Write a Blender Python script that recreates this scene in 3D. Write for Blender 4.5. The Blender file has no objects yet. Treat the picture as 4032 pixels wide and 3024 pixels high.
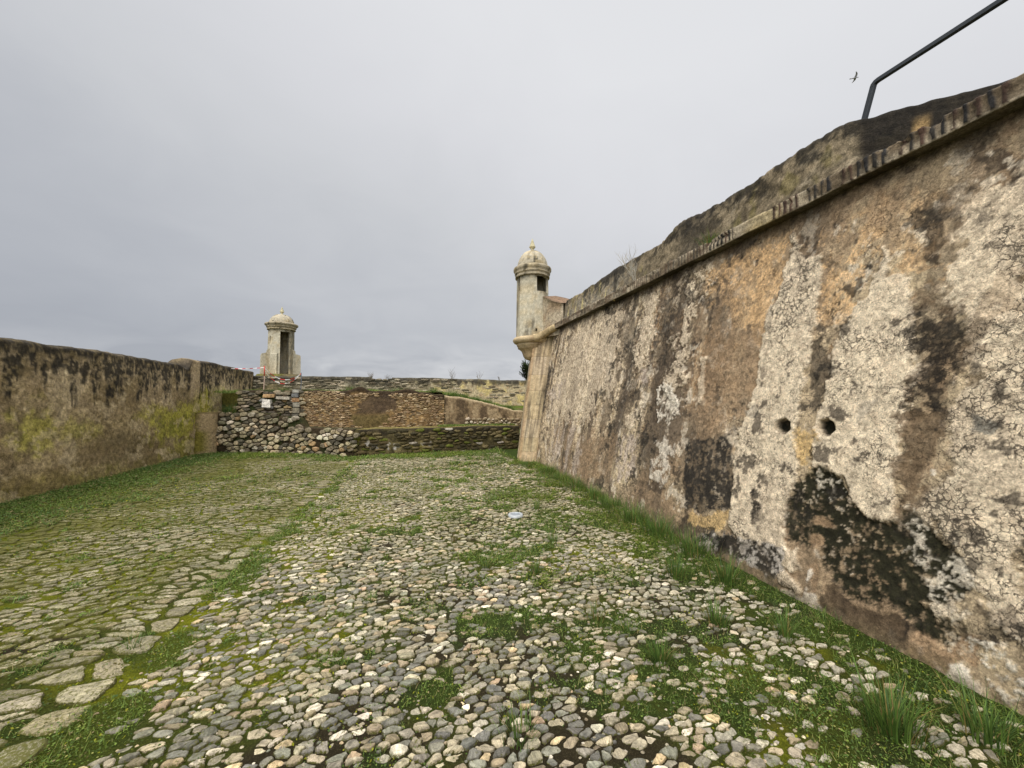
import bpy, math, random
import numpy as np
from mathutils import Vector
random.seed(7); rng=np.random.default_rng(7)
SC=bpy.context.scene; COL=SC.collection

# ---------------------------------------------------------------- numpy helpers
def lin(r,g,b):
    c=np.array([r,g,b],float)/255.
    return np.where(c<=.04045,c/12.92,((c+.055)/1.055)**2.4)
def _h(i,j,k,s):
    n=(i.astype(np.int64)*374761393+j.astype(np.int64)*668265263+k.astype(np.int64)*2147483647+s*144665)&0xffffffff
    n=((n^(n>>13))*1274126177)&0xffffffff
    n=((n^(n>>16))*2246822519)&0xffffffff
    return (n&0xffffff)/float(0xffffff)
def vn(x,y,z=None,s=0):
    x=np.asarray(x,float); y=np.asarray(y,float); z=np.zeros_like(x) if z is None else np.asarray(z,float)
    x,y,z=np.broadcast_arrays(x,y,z)
    i=np.floor(x).astype(np.int64); j=np.floor(y).astype(np.int64); k=np.floor(z).astype(np.int64)
    f=x-i; g=y-j; h=z-k
    f=f*f*(3-2*f); g=g*g*(3-2*g); h=h*h*(3-2*h)
    r=0
    for a in (0,1):
        wa=f if a else 1-f
        for b in (0,1):
            wb=g if b else 1-g
            for c in (0,1):
                wc=h if c else 1-h
                r=r+wa*wb*wc*_h(i+a,j+b,k+c,s)
    return r
def fbm(x,y,z=None,s=0,o=4,g=.55):
    r=0;a=1;t=0
    for q in range(o):
        f=2.03**q
        r=r+a*vn(np.asarray(x)*f+q*17.3,np.asarray(y)*f+q*5.1,None if z is None else np.asarray(z)*f,s+q); t+=a; a*=g
    return r/t                       # 0..1, mean .5
def fc(*a,k=1.9,**q): return np.clip(.5+(fbm(*a,**q)-.5)*k,0,1)      # fbm with more contrast
def ss(a,b,x):
    t=np.clip((np.asarray(x,float)-a)/(b-a),0,1); return t*t*(3-2*t)
def mixc(c,d,w):
    return c*(1-w[...,None])+np.asarray(d)*w[...,None]
def poly_sd(px,py,P):                # signed distance, positive inside
    P=np.array(P); d=np.full(px.shape,1e9); ins=np.zeros(px.shape,bool)
    for a,b in zip(P,np.roll(P,-1,0)):
        ex,ey=b-a; wx=px-a[0]; wy=py-a[1]
        t=np.clip((wx*ex+wy*ey)/(ex*ex+ey*ey+1e-12),0,1)
        d=np.minimum(d,(wx-t*ex)**2+(wy-t*ey)**2)
        c=((a[1]>py)!=(b[1]>py))
        with np.errstate(divide='ignore',invalid='ignore'):
            xi=a[0]+(py-a[1])/(b[1]-a[1])*ex
        ins^=(c&(px<xi))
    return np.sqrt(d)*np.where(ins,1,-1)

def mk(name,V,F,mat,parent=None,cols=None,smooth=True,loc=None):
    """V (n,3); F list/array of faces (array or list of arrays with 3/4 columns); cols dict name->(n,) or (n,3)"""
    V=np.asarray(V,float)
    if isinstance(F,np.ndarray): F=[F]
    F=[np.asarray(f) for f in F if len(f)]
    me=bpy.data.meshes.new(name)
    me.vertices.add(len(V)); me.vertices.foreach_set('co',V.astype(np.float32).ravel())
    li=np.concatenate([f.ravel() for f in F]); 
    tot=np.concatenate([np.full(len(f),f.shape[1]) for f in F]); st=np.concatenate([[0],np.cumsum(tot)[:-1]])
    me.loops.add(len(li)); me.loops.foreach_set('vertex_index',li.astype(np.int32))
    me.polygons.add(len(tot)); me.polygons.foreach_set('loop_start',st.astype(np.int32))
    me.polygons.foreach_set('use_smooth',np.full(len(tot),smooth))
    me.update(calc_edges=True)
    for k,v in (cols or {}).items():
        v=np.asarray(v,float)
        if v.ndim==2:
            a=me.attributes.new(k,'FLOAT_COLOR','POINT'); q=np.ones((len(v),4)); q[:,:3]=v; a.data.foreach_set('color',q.astype(np.float32).ravel())
        else:
            a=me.attributes.new(k,'FLOAT','POINT'); a.data.foreach_set('value',v.astype(np.float32))
    me.materials.append(mat)
    o=bpy.data.objects.new(name,me); COL.objects.link(o)
    if parent is not None: o.parent=parent
    if loc is not None: o.location=loc
    return o
class Bag:                           # merges pieces of ONE part
    def __init__(s): s.V=[];s.F={3:[],4:[]};s.C={};s.n=0
    def add(s,V,F,**c):
        V=np.asarray(V,float).reshape(-1,3); s.V.append(V)
        for f in (F if isinstance(F,list) else [F]):
            f=np.asarray(f)
            if len(f): s.F[f.shape[1]].append(f+s.n)
        for k,v in c.items():
            v=np.asarray(v,float)
            if k in('col',) and v.ndim==1: v=np.tile(v,(len(V),1))
            if k!='col' and v.ndim==0: v=np.full(len(V),float(v))
            s.C.setdefault(k,[]).append(v)
        s.n+=len(V)
    def build(s,name,mat,parent=None,smooth=True,loc=None):
        F=[np.concatenate(s.F[k]) for k in (3,4) if s.F[k]]
        return mk(name,np.concatenate(s.V),F,mat,parent,{k:np.concatenate(v) for k,v in s.C.items()},smooth,loc)
def gridF(n,m,wrap=False):           # n rows, m columns
    i,j=np.meshgrid(np.arange(n-1),np.arange(m if wrap else m-1),indexing='ij')
    a=i*m+j; b=i*m+(j+1)%m
    return np.stack([a,b,b+m,a+m],-1).reshape(-1,4)
def box(c,s,rz=0,jit=0):
    v=np.array([(x,y,z) for x in(-.5,.5) for y in(-.5,.5) for z in(-.5,.5)])*np.array(s)
    if jit: v+=rng.uniform(-jit,jit,v.shape)
    cr,sr=math.cos(rz),math.sin(rz)
    v=np.stack([v[:,0]*cr-v[:,1]*sr,v[:,0]*sr+v[:,1]*cr,v[:,2]],-1)+np.array(c)
    f=np.array([[0,1,3,2],[4,6,7,5],[0,4,5,1],[2,3,7,6],[0,2,6,4],[1,5,7,3]])
    return v,f
def tube(pts,rad,n=8,caps=True,col=None):
    pts=np.array(pts,float); rad=np.broadcast_to(np.asarray(rad,float),(len(pts),))
    T=np.gradient(pts,axis=0); T/=np.linalg.norm(T,axis=1)[:,None]+1e-12
    V=[]
    up=np.array([0,0,1.]) if abs(T[0][2])<.9 else np.array([1.,0,0])
    for p,t,r in zip(pts,T,rad):
        a=np.cross(t,up); 
        if np.linalg.norm(a)<1e-3: a=np.cross(t,[1,0.3,0])
        a/=np.linalg.norm(a); b=np.cross(a,t)
        th=np.arange(n)/n*2*math.pi+math.pi/n
        V.append(p+r*(np.cos(th)[:,None]*a+np.sin(th)[:,None]*b))
    V=np.concatenate(V); F=[gridF(len(pts),n,True)]
    if caps:
        k=len(V); V=np.concatenate([V,pts[:1],pts[-1:]])
        j=np.arange(n); jn=(j+1)%n
        F.append(np.concatenate([np.stack([np.full(n,k),jn,j],-1),np.stack([np.full(n,k+1),j+(len(pts)-1)*n,jn+(len(pts)-1)*n],-1)]))
    return V,F
def lathe(prof,n=48,rf=None,ctr=(0,0)):
    """prof [(r,z)], rf(theta)-> radius factor"""
    th=np.arange(n)/n*2*math.pi
    k=np.ones(n) if rf is None else rf(th)
    V=np.array([[ctr[0]+r*k[j]*math.cos(t),ctr[1]+r*k[j]*math.sin(t),z] for r,z in prof for j,t in enumerate(th)])
    return V,gridF(len(prof),n,True)

def thing(name,label,cat,loc=(0,0,0),group=None):
    o=bpy.data.objects.new(name,None); COL.objects.link(o); o.location=loc; o.empty_display_size=.2
    return tag(o,label,cat,group)
def tag(o,label=None,cat=None,group=None,kind=None):
    if label:o['label']=label
    if cat:o['category']=cat
    if group:o['group']=group
    if kind:o['kind']=kind
    return o

# ---------------------------------------------------------------- materials
class NT:
    def __init__(s,name):
        s.m=bpy.data.materials.new(name); s.m.use_nodes=True; s.t=s.m.node_tree; s.N=s.t.nodes; s.L=s.t.links
        s.b=s.N['Principled BSDF']; s.out=s.N['Material Output']
    def n(s,typ,**k):
        o=s.N.new(typ)
        for a,v in k.items():
            if a.startswith('i_'):
                key=a[2:].replace('_',' ')
                o.inputs[key].default_value=v
            else: setattr(o,a,v)
        return o
    def l(s,a,b): s.L.new(a,b)
    def attr(s,name): return s.n('ShaderNodeAttribute',attribute_name=name)
    def coord(s,scale=(1,1,1)):
        g=s.n('ShaderNodeTexCoord'); m=s.n('ShaderNodeMapping'); m.inputs['Scale'].default_value=scale
        s.l(g.outputs['Object'],m.inputs['Vector']); return m.outputs['Vector']
    def noise(s,vec,scale,detail=5,rough=.6,dist=0):
        o=s.n('ShaderNodeTexNoise',i_Scale=scale,i_Detail=detail,i_Roughness=rough,i_Distortion=dist); s.l(vec,o.inputs['Vector']); return o.outputs['Fac']
    def rng(s,v,a,b,c=0,d=1,clamp=True):
        o=s.n('ShaderNodeMapRange',clamp=clamp); s.l(v,o.inputs[0])
        for i,x in enumerate((a,b,c,d)): o.inputs[i+1].default_value=x
        return o.outputs[0]
    def math(s,op,a,b=None):
        o=s.n('ShaderNodeMath',operation=op)
        for i,x in enumerate((a,b)):
            if x is None: continue
            if isinstance(x,(int,float)): o.inputs[i].default_value=x
            else: s.l(x,o.inputs[i])
        return o.outputs[0]
    def mix(s,f,a,b,bt='MIX'):
        o=s.n('ShaderNodeMix',data_type='RGBA',blend_type=bt)
        for key,x in ((0,f),(6,a),(7,b)):
            if isinstance(x,(int,float)): o.inputs[key].default_value=x
            elif isinstance(x,(tuple,list,np.ndarray)): o.inputs[key].default_value=(*[float(q) for q in x[:3]],1)
            else: s.l(x,o.inputs[key])
        return o.outputs[2]
    def mul(s,col,v):                # colour * scalar socket
        o=s.n('ShaderNodeVectorMath',operation='SCALE'); s.l(col,o.inputs[0]); s.l(v,o.inputs['Scale']); return o.outputs[0]
    def bump(s,h,dist,strength=1,prev=None):
        o=s.n('ShaderNodeBump',i_Distance=dist,i_Strength=strength); s.l(h,o.inputs['Height'])
        if prev is not None: s.l(prev,o.inputs['Normal'])
        return o.outputs['Normal']
    def fin(s,col,rough=.9,nrm=None,spec=.25):
        if isinstance(col,(tuple,list,np.ndarray)): s.b.inputs['Base Color'].default_value=(*[float(q) for q in col[:3]],1)
        else: s.l(col,s.b.inputs['Base Color'])
        if isinstance(rough,(int,float)): s.b.inputs['Roughness'].default_value=rough
        else: s.l(rough,s.b.inputs['Roughness'])
        s.b.inputs['Specular IOR Level'].default_value=spec
        if nrm is not None: s.l(nrm,s.b.inputs['Normal'])
        return s.m

def mat_plaster():                   # worn lime plaster: colour from the wall's stain map, crack network by attribute
    s=NT('worn_plaster'); c=s.attr('col').outputs['Color']; v=s.coord()
    w=s.n('ShaderNodeTexNoise',i_Scale=6.,i_Detail=7.,i_Roughness=.65); s.l(v,w.inputs['Vector'])
    va=s.n('ShaderNodeVectorMath',operation='MULTIPLY_ADD'); s.l(w.outputs['Color'],va.inputs[0]); va.inputs[1].default_value=(.16,.16,.16); s.l(v,va.inputs[2])
    vo=s.n('ShaderNodeTexVoronoi',feature='DISTANCE_TO_EDGE',i_Scale=24.); s.l(va.outputs[0],vo.inputs['Vector'])
    vo2=s.n('ShaderNodeTexVoronoi',feature='DISTANCE_TO_EDGE',i_Scale=58.); s.l(va.outputs[0],vo2.inputs['Vector'])
    ca=s.attr('crack').outputs['Fac']
    wid=s.math('MULTIPLY',ca,s.rng(s.noise(v,5.,7,.78),.42,.75,-.01,.20))
    k1=s.math('LESS_THAN',vo.outputs['Distance'],wid)
    d1=s.math('SUBTRACT',wid,vo.outputs['Distance']); k1=s.rng(d1,-.012,.03)
    wid2=s.math('MULTIPLY',ca,s.rng(s.noise(v,4.1,7,.75),.46,.74,-.01,.15)); k2=s.rng(s.math('SUBTRACT',wid2,vo2.outputs['Distance']),-.01,.04)
    k=s.math('MAXIMUM',k1,s.math('MULTIPLY',k2,.8))
    fine=s.noise(v,95,7,.8); mid=s.noise(v,17,10,.78); spk=s.rng(s.noise(v,30,8,.85),.53,.60,0,.75)
    col=s.mul(c,s.rng(mid,.36,.64,.6,1.36,False)); col=s.mul(col,s.rng(fine,.36,.64,.6,1.35)); col=s.mix(spk,col,s.mul(col,s.rng(fine,0,1,.42,.5)))
    pit=s.rng(s.noise(v,46,4,.65),.60,.67); pit=s.math('MULTIPLY',pit,s.attr('pit').outputs['Fac'])
    k=s.math('MINIMUM',s.math('ADD',k,pit),1.)
    col=s.mix(s.math('MULTIPLY',k,.82),col,(.035,.028,.02))
    h=s.math('SUBTRACT',s.math('ADD',s.math('MULTIPLY',mid,.7),s.math('MULTIPLY',fine,.35)),s.math('MULTIPLY',k,.6))
    return s.fin(col,.92,s.bump(h,.012,.8),.2)
def mat_attr(name,mid=14,fine=90,amp=.45,famp=.3,bd=.01,bs=.8,rough=.9,spec=.2,stretch=(1,1,1)):
    s=NT(name); c=s.attr('col').outputs['Color']; v=s.coord(stretch)
    a=s.noise(v,mid,9,.78); b=s.noise(v,fine,6,.8)
    col=s.mul(c,s.rng(a,.36,.64,1-amp,1+amp,False)); col=s.mul(col,s.rng(b,.36,.64,1-famp,1+famp*.8))
    h=s.math('ADD',a,s.math('MULTIPLY',b,.5))
    return s.fin(col,rough,s.bump(h,bd,bs),spec)
def mat_cobble():
    s=NT('cobble_stone'); c=s.attr('col').outputs['Color']; v=s.coord(); ms=s.attr('moss').outputs['Fac']; r=s.attr('rnd').outputs['Fac']
    # veins and lichens
    cb=s.n('ShaderNodeCombineXYZ'); s.l(s.math('MULTIPLY',r,37.),cb.inputs[0]); s.l(s.math('MULTIPLY',r,11.),cb.inputs[1])
    ad=s.n('ShaderNodeVectorMath',operation='ADD'); s.l(v,ad.inputs[0]); s.l(cb.outputs[0],ad.inputs[1])
    rot=s.n('ShaderNodeVectorRotate',rotation_type='Z_AXIS'); s.l(ad.outputs[0],rot.inputs['Vector']); s.l(s.math('MULTIPLY',r,6.28),rot.inputs['Angle'])
    mp=s.n('ShaderNodeMapping'); mp.inputs['Scale'].default_value=(12,75,40); s.l(rot.outputs[0],mp.inputs['Vector'])
    str_=s.noise(mp.outputs[0],1.,4,.6,.6)
    a=s.noise(ad.outputs[0],30,6,.7); b=s.noise(v,190,5,.75)
    col=s.mul(c,s.rng(str_,.36,.64,.70,1.3)); col=s.mul(col,s.rng(a,.36,.64,.66,1.3)); col=s.mul(col,s.rng(b,.38,.62,.75,1.2))
    lich=s.rng(s.noise(v,60,6,.75),.6,.70,0,.5); col=s.mix(lich,col,(.42,.41,.36))
    m=s.rng(s.math('ADD',ms,s.rng(s.noise(v,55,6,.8),.25,.75,-.7,.7,False)),.45,.62)
    mc=s.mix(s.noise(v,9,4,.6),(.040,.042,.012),(.15,.14,.028))
    col=s.mix(m,col,mc)
    h=s.math('ADD',s.math('MULTIPLY',a,.8),s.math('ADD',s.math('MULTIPLY',b,.3),s.math('MULTIPLY',str_,.5)))
    return s.fin(col,s.rng(m,0,1,.62,.95),s.bump(h,.008,.8),.3)
def mat_soil():
    s=NT('mossy_soil'); c=s.attr('col').outputs['Color']; v=s.coord()
    a=s.noise(v,45,8,.75); b=s.noise(v,230,5,.8)
    vo=s.n('ShaderNodeTexVoronoi',i_Scale=110.); s.l(v,vo.inputs['Vector'])
    sp=s.rng(vo.outputs['Distance'],.1,.5,1.25,.7)
    col=s.mul(c,s.rng(a,.3,.7,.55,1.4)); col=s.mul(col,s.rng(b,.3,.7,.55,1.4)); col=s.mul(col,sp)
    h=s.math('ADD',a,s.math('MULTIPLY',b,.7))
    return s.fin(col,.97,s.bump(h,.02,1.),.1)
def mat_leaf(name='grass_blades'):
    s=NT(name); c=s.attr('col').outputs['Color']
    s.fin(c,.55,None,.25)
    tr=s.n('ShaderNodeBsdfTranslucent'); s.l(c,tr.inputs['Color']); mx=s.n('ShaderNodeMixShader'); mx.inputs[0].default_value=.3
    s.l(s.b.outputs[0],mx.inputs[1]); s.l(tr.outputs[0],mx.inputs[2]); s.l(mx.outputs[0],s.out.inputs['Surface'])
    return s.m
def mat_plain(name,col,rough=.6,spec=.4,metal=0,nz=30,amp=.2):
    s=NT(name); v=s.coord(); a=s.noise(v,nz,5,.6)
    base=s.mix(a,[q*(1-amp) for q in col],[min(1,q*(1+amp)) for q in col])
    s.b.inputs['Metallic'].default_value=metal
    return s.fin(base,rough,s.bump(a,.002,.5),spec)

M_PLA=mat_plaster()
M_OLD=mat_attr('old_render',14,70,.5,.5,.014,.9)
M_RUB=mat_attr('rubble_stone',14,60,.5,.45,.012,.9)
M_CLEAN=mat_attr('lime_washed_stone',12,55,.30,.25,.006,.6)
M_COB=mat_cobble(); M_SOIL=mat_soil(); M_GR=mat_leaf()
M_STEEL=mat_plain('painted_steel',(.035,.04,.045),.45,.5,.2)
STAINS=[
('orange',[(4.087, 3.183), (3.677, 3.23), (2.836, 3.199), (2.815, 2.588), (2.954, 2.246), (3.062, 2.156), (3.313, 2.307), (3.435, 2.804), (3.967, 2.9)],0.15,0.8),
('orange',[(2.527, 2.852), (2.08, 2.768), (2.109, 2.396), (2.322, 2.242), (2.556, 2.366), (2.54, 2.589)],0.12,0.75),
('orange',[(2.073, 2.666), (1.836, 2.685), (1.69, 2.611), (1.69, 2.411), (1.856, 2.418), (2.036, 2.522)],0.06,0.6),
('brown',[(3.729, 2.479), (3.002, 2.254), (3.011, 1.729), (3.083, 1.333), (3.706, 1.266), (3.819, 1.757)],0.1,0.9),
('cream',[(7.009, 3.268), (5.73, 3.161), (5.79, 2.788), (5.861, 2.248), (5.893, 1.757), (6.364, 1.564), (6.764, 1.135), (7.375, 1.13), (8.853, 1.162), (8.847, 1.944), (8.493, 2.656), (7.715, 3.062)],0.25,0.6),
('cream',[(5.263, 3.152), (4.897, 3.155), (4.936, 2.779), (4.975, 2.401), (4.988, 2.091), (5.308, 1.993), (5.403, 2.203), (5.339, 2.707)],0.08,0.8),
('cream',[(4.339, 3.135), (3.915, 3.19), (3.967, 3.004), (4.204, 2.713), (4.222, 2.297), (4.117, 1.876), (4.335, 1.72), (4.45, 1.981), (4.374, 2.447)],0.1,0.85),
('cream',[(3.854, 2.13), (3.743, 2.08), (3.78, 1.67), (3.834, 1.52)],0.03,0.9),
('lilac',[(8.302, 0.894), (7.042, 1.086), (6.796, 0.798), (6.772, 0.081), (7.711, 0.161), (8.488, 0.325)],0.15,0.7),
('lilac',[(5.531, 0.982), (4.997, 1.034), (4.984, 0.621), (5.096, 0.372), (5.509, 0.334)],0.06,0.8),
('lilac',[(5.229, 2.037), (4.983, 2.067), (4.916, 1.851), (5.002, 1.783), (5.172, 1.886)],0.02,0.9),
('lilac',[(9.146, 1.833), (7.869, 2.015), (7.947, 1.734), (8.761, 1.475)],0.05,0.7),
('greydark',[(5.726, 2.94), (5.366, 3.022), (5.349, 2.555), (5.5, 2.213), (5.782, 2.349)],0.12,0.7),
('greydark',[(4.797, 3.033), (4.339, 3.135), (4.39, 2.536), (4.455, 2.003), (4.769, 1.799), (4.814, 2.379)],0.15,0.7),
('greydark',[(9.442, 2.51), (9.119, 2.319), (9.264, 1.55), (9.457, 0.314), (9.724, 0.155), (9.682, 1.335)],0.02,0.95),
('white',[(4.576, 1.748), (4.376, 1.764), (4.19, 1.615), (4.154, 1.415), (4.289, 1.307), (4.537, 1.379), (4.621, 1.617)],0.02,0.95),
('white',[(4.572, 1.032), (4.345, 1.097), (4.198, 0.992), (4.214, 0.751), (4.339, 0.568), (4.52, 0.615), (4.494, 0.829)],0.04,0.8),
('cream',[(5.289, 1.348), (4.975, 1.571), (4.994, 1.383), (5.107, 1.141), (5.299, 1.2)],0.04,0.8),
('brown',[(6.678, 0.87), (5.563, 1.106), (5.558, 0.324), (6.443, 0.147)],0.1,0.7),
('brown',[(3.992, 2.146), (3.362, 1.834), (3.279, 1.233), (3.831, 1.184)],0.1,0.6),
('cream',[(2.816, 3.211), (2.846, 2.888), (2.923, 2.575), (2.988, 2.336), (2.992, 2.167), (3.067, 1.795), (3.115, 1.584), (3.144, 1.413), (3.183, 1.219), (3.189, 0.775), (3.185, 0.361), (3.047, 0.285), (2.819, 0.307), (2.576, 0.306), (2.661, 0.559), (2.618, 0.713), (2.562, 0.904), (2.595, 1.076), (2.609, 1.365), (2.571, 1.752), (2.566, 2.085), (2.56, 2.31), (2.545, 2.553), (2.536, 2.856), (2.678, 2.848)],0.006,1),
('cream',[(2.066, 2.763), (2.128, 2.652), (2.159, 2.393), (2.271, 2.388), (2.32, 2.225), (2.322, 2.051), (2.371, 1.865), (2.406, 1.692), (2.413, 1.482), (2.445, 1.272), (2.448, 1.064), (2.365, 1.044), (2.223, 1.037), (2.165, 0.861), (2.075, 0.778), (1.921, 0.78), (1.897, 0.97), (1.88, 1.257), (1.891, 1.53), (1.888, 1.765), (1.856, 2.028), (1.845, 2.235), (1.858, 2.465), (2.01, 2.513)],0.01,1),
('ochre',[(2.568, 1.332), (2.448, 1.306), (2.457, 1.115), (2.58, 1.078), (2.594, 1.221)],0.05,0.9),
('cream2',[(1.659, 2.814), (1.344, 2.967), (1.253, 0.034), (1.337, 0.231), (1.513, 0.64), (1.762, 0.8), (1.721, 1.01), (1.628, 1.147), (1.674, 1.482), (1.565, 1.811), (1.644, 2.077), (1.696, 2.312), (1.644, 2.508)],0.06,1),
('brown',[(1.821, 2.023), (1.604, 2.069), (1.611, 1.802), (1.657, 1.536), (1.651, 1.221), (1.619, 1.149), (1.738, 0.94), (1.899, 0.814), (1.881, 1.473), (1.873, 1.912)],0.05,0.75),
('brown',[(1.573, 2.224), (1.372, 2.308), (1.364, 2.071), (1.549, 2.085)],0.2,0.6),
('brown',[(1.824, 2.88), (1.641, 2.863), (1.649, 2.609), (1.825, 2.499), (1.824, 2.681)],0.08,0.5),
('soot',[(1.736, 2.266), (1.67, 2.207), (1.614, 2.071), (1.615, 1.882), (1.667, 1.725), (1.669, 1.563), (1.761, 1.534), (1.888, 1.545), (1.883, 1.691), (1.872, 2.001), (1.863, 2.149), (1.8, 2.238)],0.07,0.92),
('umber',[(1.827, 3.052), (1.719, 2.993), (1.695, 2.715), (1.712, 2.417), (1.67, 2.207), (1.73, 2.15), (1.81, 2.226), (1.84, 2.459), (1.845, 2.751)],0.05,0.55),
('umber',[(1.888, 1.574), (1.669, 1.563), (1.671, 1.416), (1.691, 1.215), (1.729, 0.956), (1.887, 0.804), (1.9, 0.926), (1.887, 1.185), (1.889, 1.4)],0.05,0.75),
('soot',[(1.823, 2.864), (1.726, 2.818), (1.71, 2.692), (1.75, 2.547), (1.84, 2.657)],0.05,0.75),
('soot',[(1.818, 2.572), (1.721, 2.609), (1.717, 2.52), (1.793, 2.518)],0.03,0.8),
('grey',[(1.542, 1.508), (1.456, 1.523), (1.445, 1.457), (1.485, 1.405), (1.538, 1.413)],0.01,0.9),
('grey',[(3.166, 1.487), (3.036, 1.543), (2.981, 1.482), (3.045, 1.418), (3.144, 1.413)],0.01,0.6),
('grey',[(2.152, 1.62), (2.056, 1.635), (2.075, 1.526), (2.139, 1.445)],0.02,0.5),
('greydark',[(3.924, 1.098), (3.691, 1.171), (3.278, 1.232), (3.208, 0.876), (3.169, 0.53), (3.28, 0.458), (3.83, 0.353), (3.915, 0.626)],0.012,1),
('ochre',[(3.82, 0.327), (3.403, 0.413), (3.203, 0.523), (3.201, 0.425), (3.233, 0.327), (3.344, 0.265), (3.497, 0.263), (3.63, 0.242), (3.8, 0.21)],0.02,0.8),
('blotch',[(3.611, 0.13), (3.495, 0.254), (3.343, 0.256), (3.131, 0.324), (3.034, 0.322), (2.939, 0.295), (2.739, 0.357), (2.609, 0.342), (2.596, 0.214), (2.668, 0.109), (2.686, -0.035), (2.83, 0.04), (2.908, 0.127), (3.195, 0.058), (3.33, 0.006), (3.482, 0.004), (3.623, 0.029)],0.015,1),
('moss',[(2.598, 0.89), (2.535, 1.019), (2.383, 1.086), (2.277, 1.077), (2.206, 0.971), (2.174, 0.876), (2.074, 0.777), (1.958, 0.786), (1.861, 0.815), (1.768, 0.798), (1.664, 0.767), (1.598, 0.709), (1.573, 0.658), (1.541, 0.612), (1.524, 0.561), (1.514, 0.488), (1.54, 0.428), (1.659, 0.358), (1.609, 0.304), (1.542, 0.321), (1.539, 0.255), (1.618, 0.171), (1.731, 0.167), (1.825, 0.243), (1.92, 0.239), (2.098, 0.211), (2.196, 0.263), (2.29, 0.338), (2.325, 0.441), (2.401, 0.386), (2.551, 0.429), (2.632, 0.458), (2.674, 0.547), (2.644, 0.718)],0.012,1),
('mosswhite',[(2.432, 1.008), (2.261, 1.039), (2.216, 0.943), (2.229, 0.81), (2.333, 0.824), (2.433, 0.869)],0.03,0.9),
('mosswhite',[(1.695, 0.725), (1.613, 0.703), (1.556, 0.606), (1.542, 0.475), (1.616, 0.44), (1.679, 0.575)],0.04,0.9),
('brown',[(2.445, 0.699), (2.323, 0.706), (2.292, 0.649), (2.366, 0.6), (2.451, 0.614)],0.015,0.9),
('brown',[(2.442, 0.521), (2.323, 0.56), (2.3, 0.45), (2.417, 0.407)],0.015,0.9),
('wet',[(2.097, 0.199), (1.919, 0.228), (1.815, 0.237), (1.714, 0.166), (1.766, 0.168), (1.805, 0.072), (1.808, -0.019), (1.901, -0.049), (2.055, -0.061), (2.204, -0.074), (2.283, -0.029), (2.235, 0.146), (2.18, 0.221)],0.03,0.9),
('soot',[(1.789, 0.251), (1.743, 0.212), (1.789, 0.113), (1.812, 0.037), (1.83, 0.036), (1.809, 0.144)],0.02,0.9),
('brown',[(2.392, 0.283), (2.316, 0.34), (2.251, 0.188), (2.294, 0.092), (2.356, 0.193)],0.02,0.9),
('white',[(2.389, 0.257), (2.35, 0.274), (2.347, 0.093), (2.268, 0.092), (2.245, 0.041), (2.305, -0.066), (2.37, -0.088), (2.416, -0.046), (2.503, -0.036), (2.653, -0.082), (2.63, 0.0), (2.514, 0.068), (2.42, 0.004), (2.386, 0.074)],0.008,0.95),
('cream',[(2.664, 0.157), (2.574, 0.208), (2.479, 0.165), (2.417, 0.112), (2.42, 0.004), (2.512, 0.055), (2.572, 0.041), (2.67, 0.068)],0.01,0.9),
('cream',[(2.605, 0.353), (2.501, 0.377), (2.476, 0.276), (2.429, 0.241), (2.526, 0.186), (2.596, 0.27)],0.01,0.9),
('brown',[(1.805, 0.072), (1.733, 0.187), (1.618, 0.171), (1.54, 0.265), (1.484, 0.296), (1.472, 0.174), (1.497, 0.103), (1.57, 0.123), (1.624, -0.008), (1.702, -0.05), (1.809, -0.014)],0.015,1),
('lilac',[(1.785, 0.032), (1.726, 0.077), (1.704, -0.021), (1.644, 0.067), (1.641, 0.01), (1.702, -0.059), (1.77, -0.053)],0.03,0.7),
('white',[(1.623, -0.018), (1.576, 0.109), (1.518, 0.108), (1.489, 0.098), (1.459, 0.036), (1.443, -0.033), (1.488, -0.084), (1.56, -0.07), (1.606, -0.064)],0.006,1),
('soot',[(1.485, 0.464), (1.429, 0.437), (1.347, 0.444), (1.292, 0.404), (1.29, 0.329), (1.374, 0.323), (1.463, 0.271), (1.505, 0.284), (1.48, 0.354)],0.04,0.9),
('mosswhite',[(1.468, 0.24), (1.306, 0.32), (1.255, 0.308), (1.245, -0.012), (1.333, 0.046), (1.378, 0.101), (1.425, 0.167)],0.015,1),
('soot',[(2.969, 0.797), (2.924, 0.742), (2.922, 0.647), (2.861, 0.6), (2.88, 0.532), (2.95, 0.488), (2.95, 0.64), (3.016, 0.705)],0.008,1),
('soot',[(1.781, 1.132), (1.719, 1.157), (1.692, 1.043), (1.753, 1.016)],0.03,0.8),
('white',[(1.718, 1.137), (1.686, 1.123), (1.684, 1.071), (1.709, 1.066)],0.01,0.9),
('hole',[(2.788, 1.391), (2.713, 1.418), (2.66, 1.389), (2.659, 1.324), (2.698, 1.284), (2.761, 1.297), (2.806, 1.323)],0.003,1),
('hole',[(2.408, 1.422), (2.351, 1.442), (2.301, 1.411), (2.289, 1.362), (2.324, 1.309), (2.381, 1.312), (2.414, 1.361)],0.003,1),
]
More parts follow.
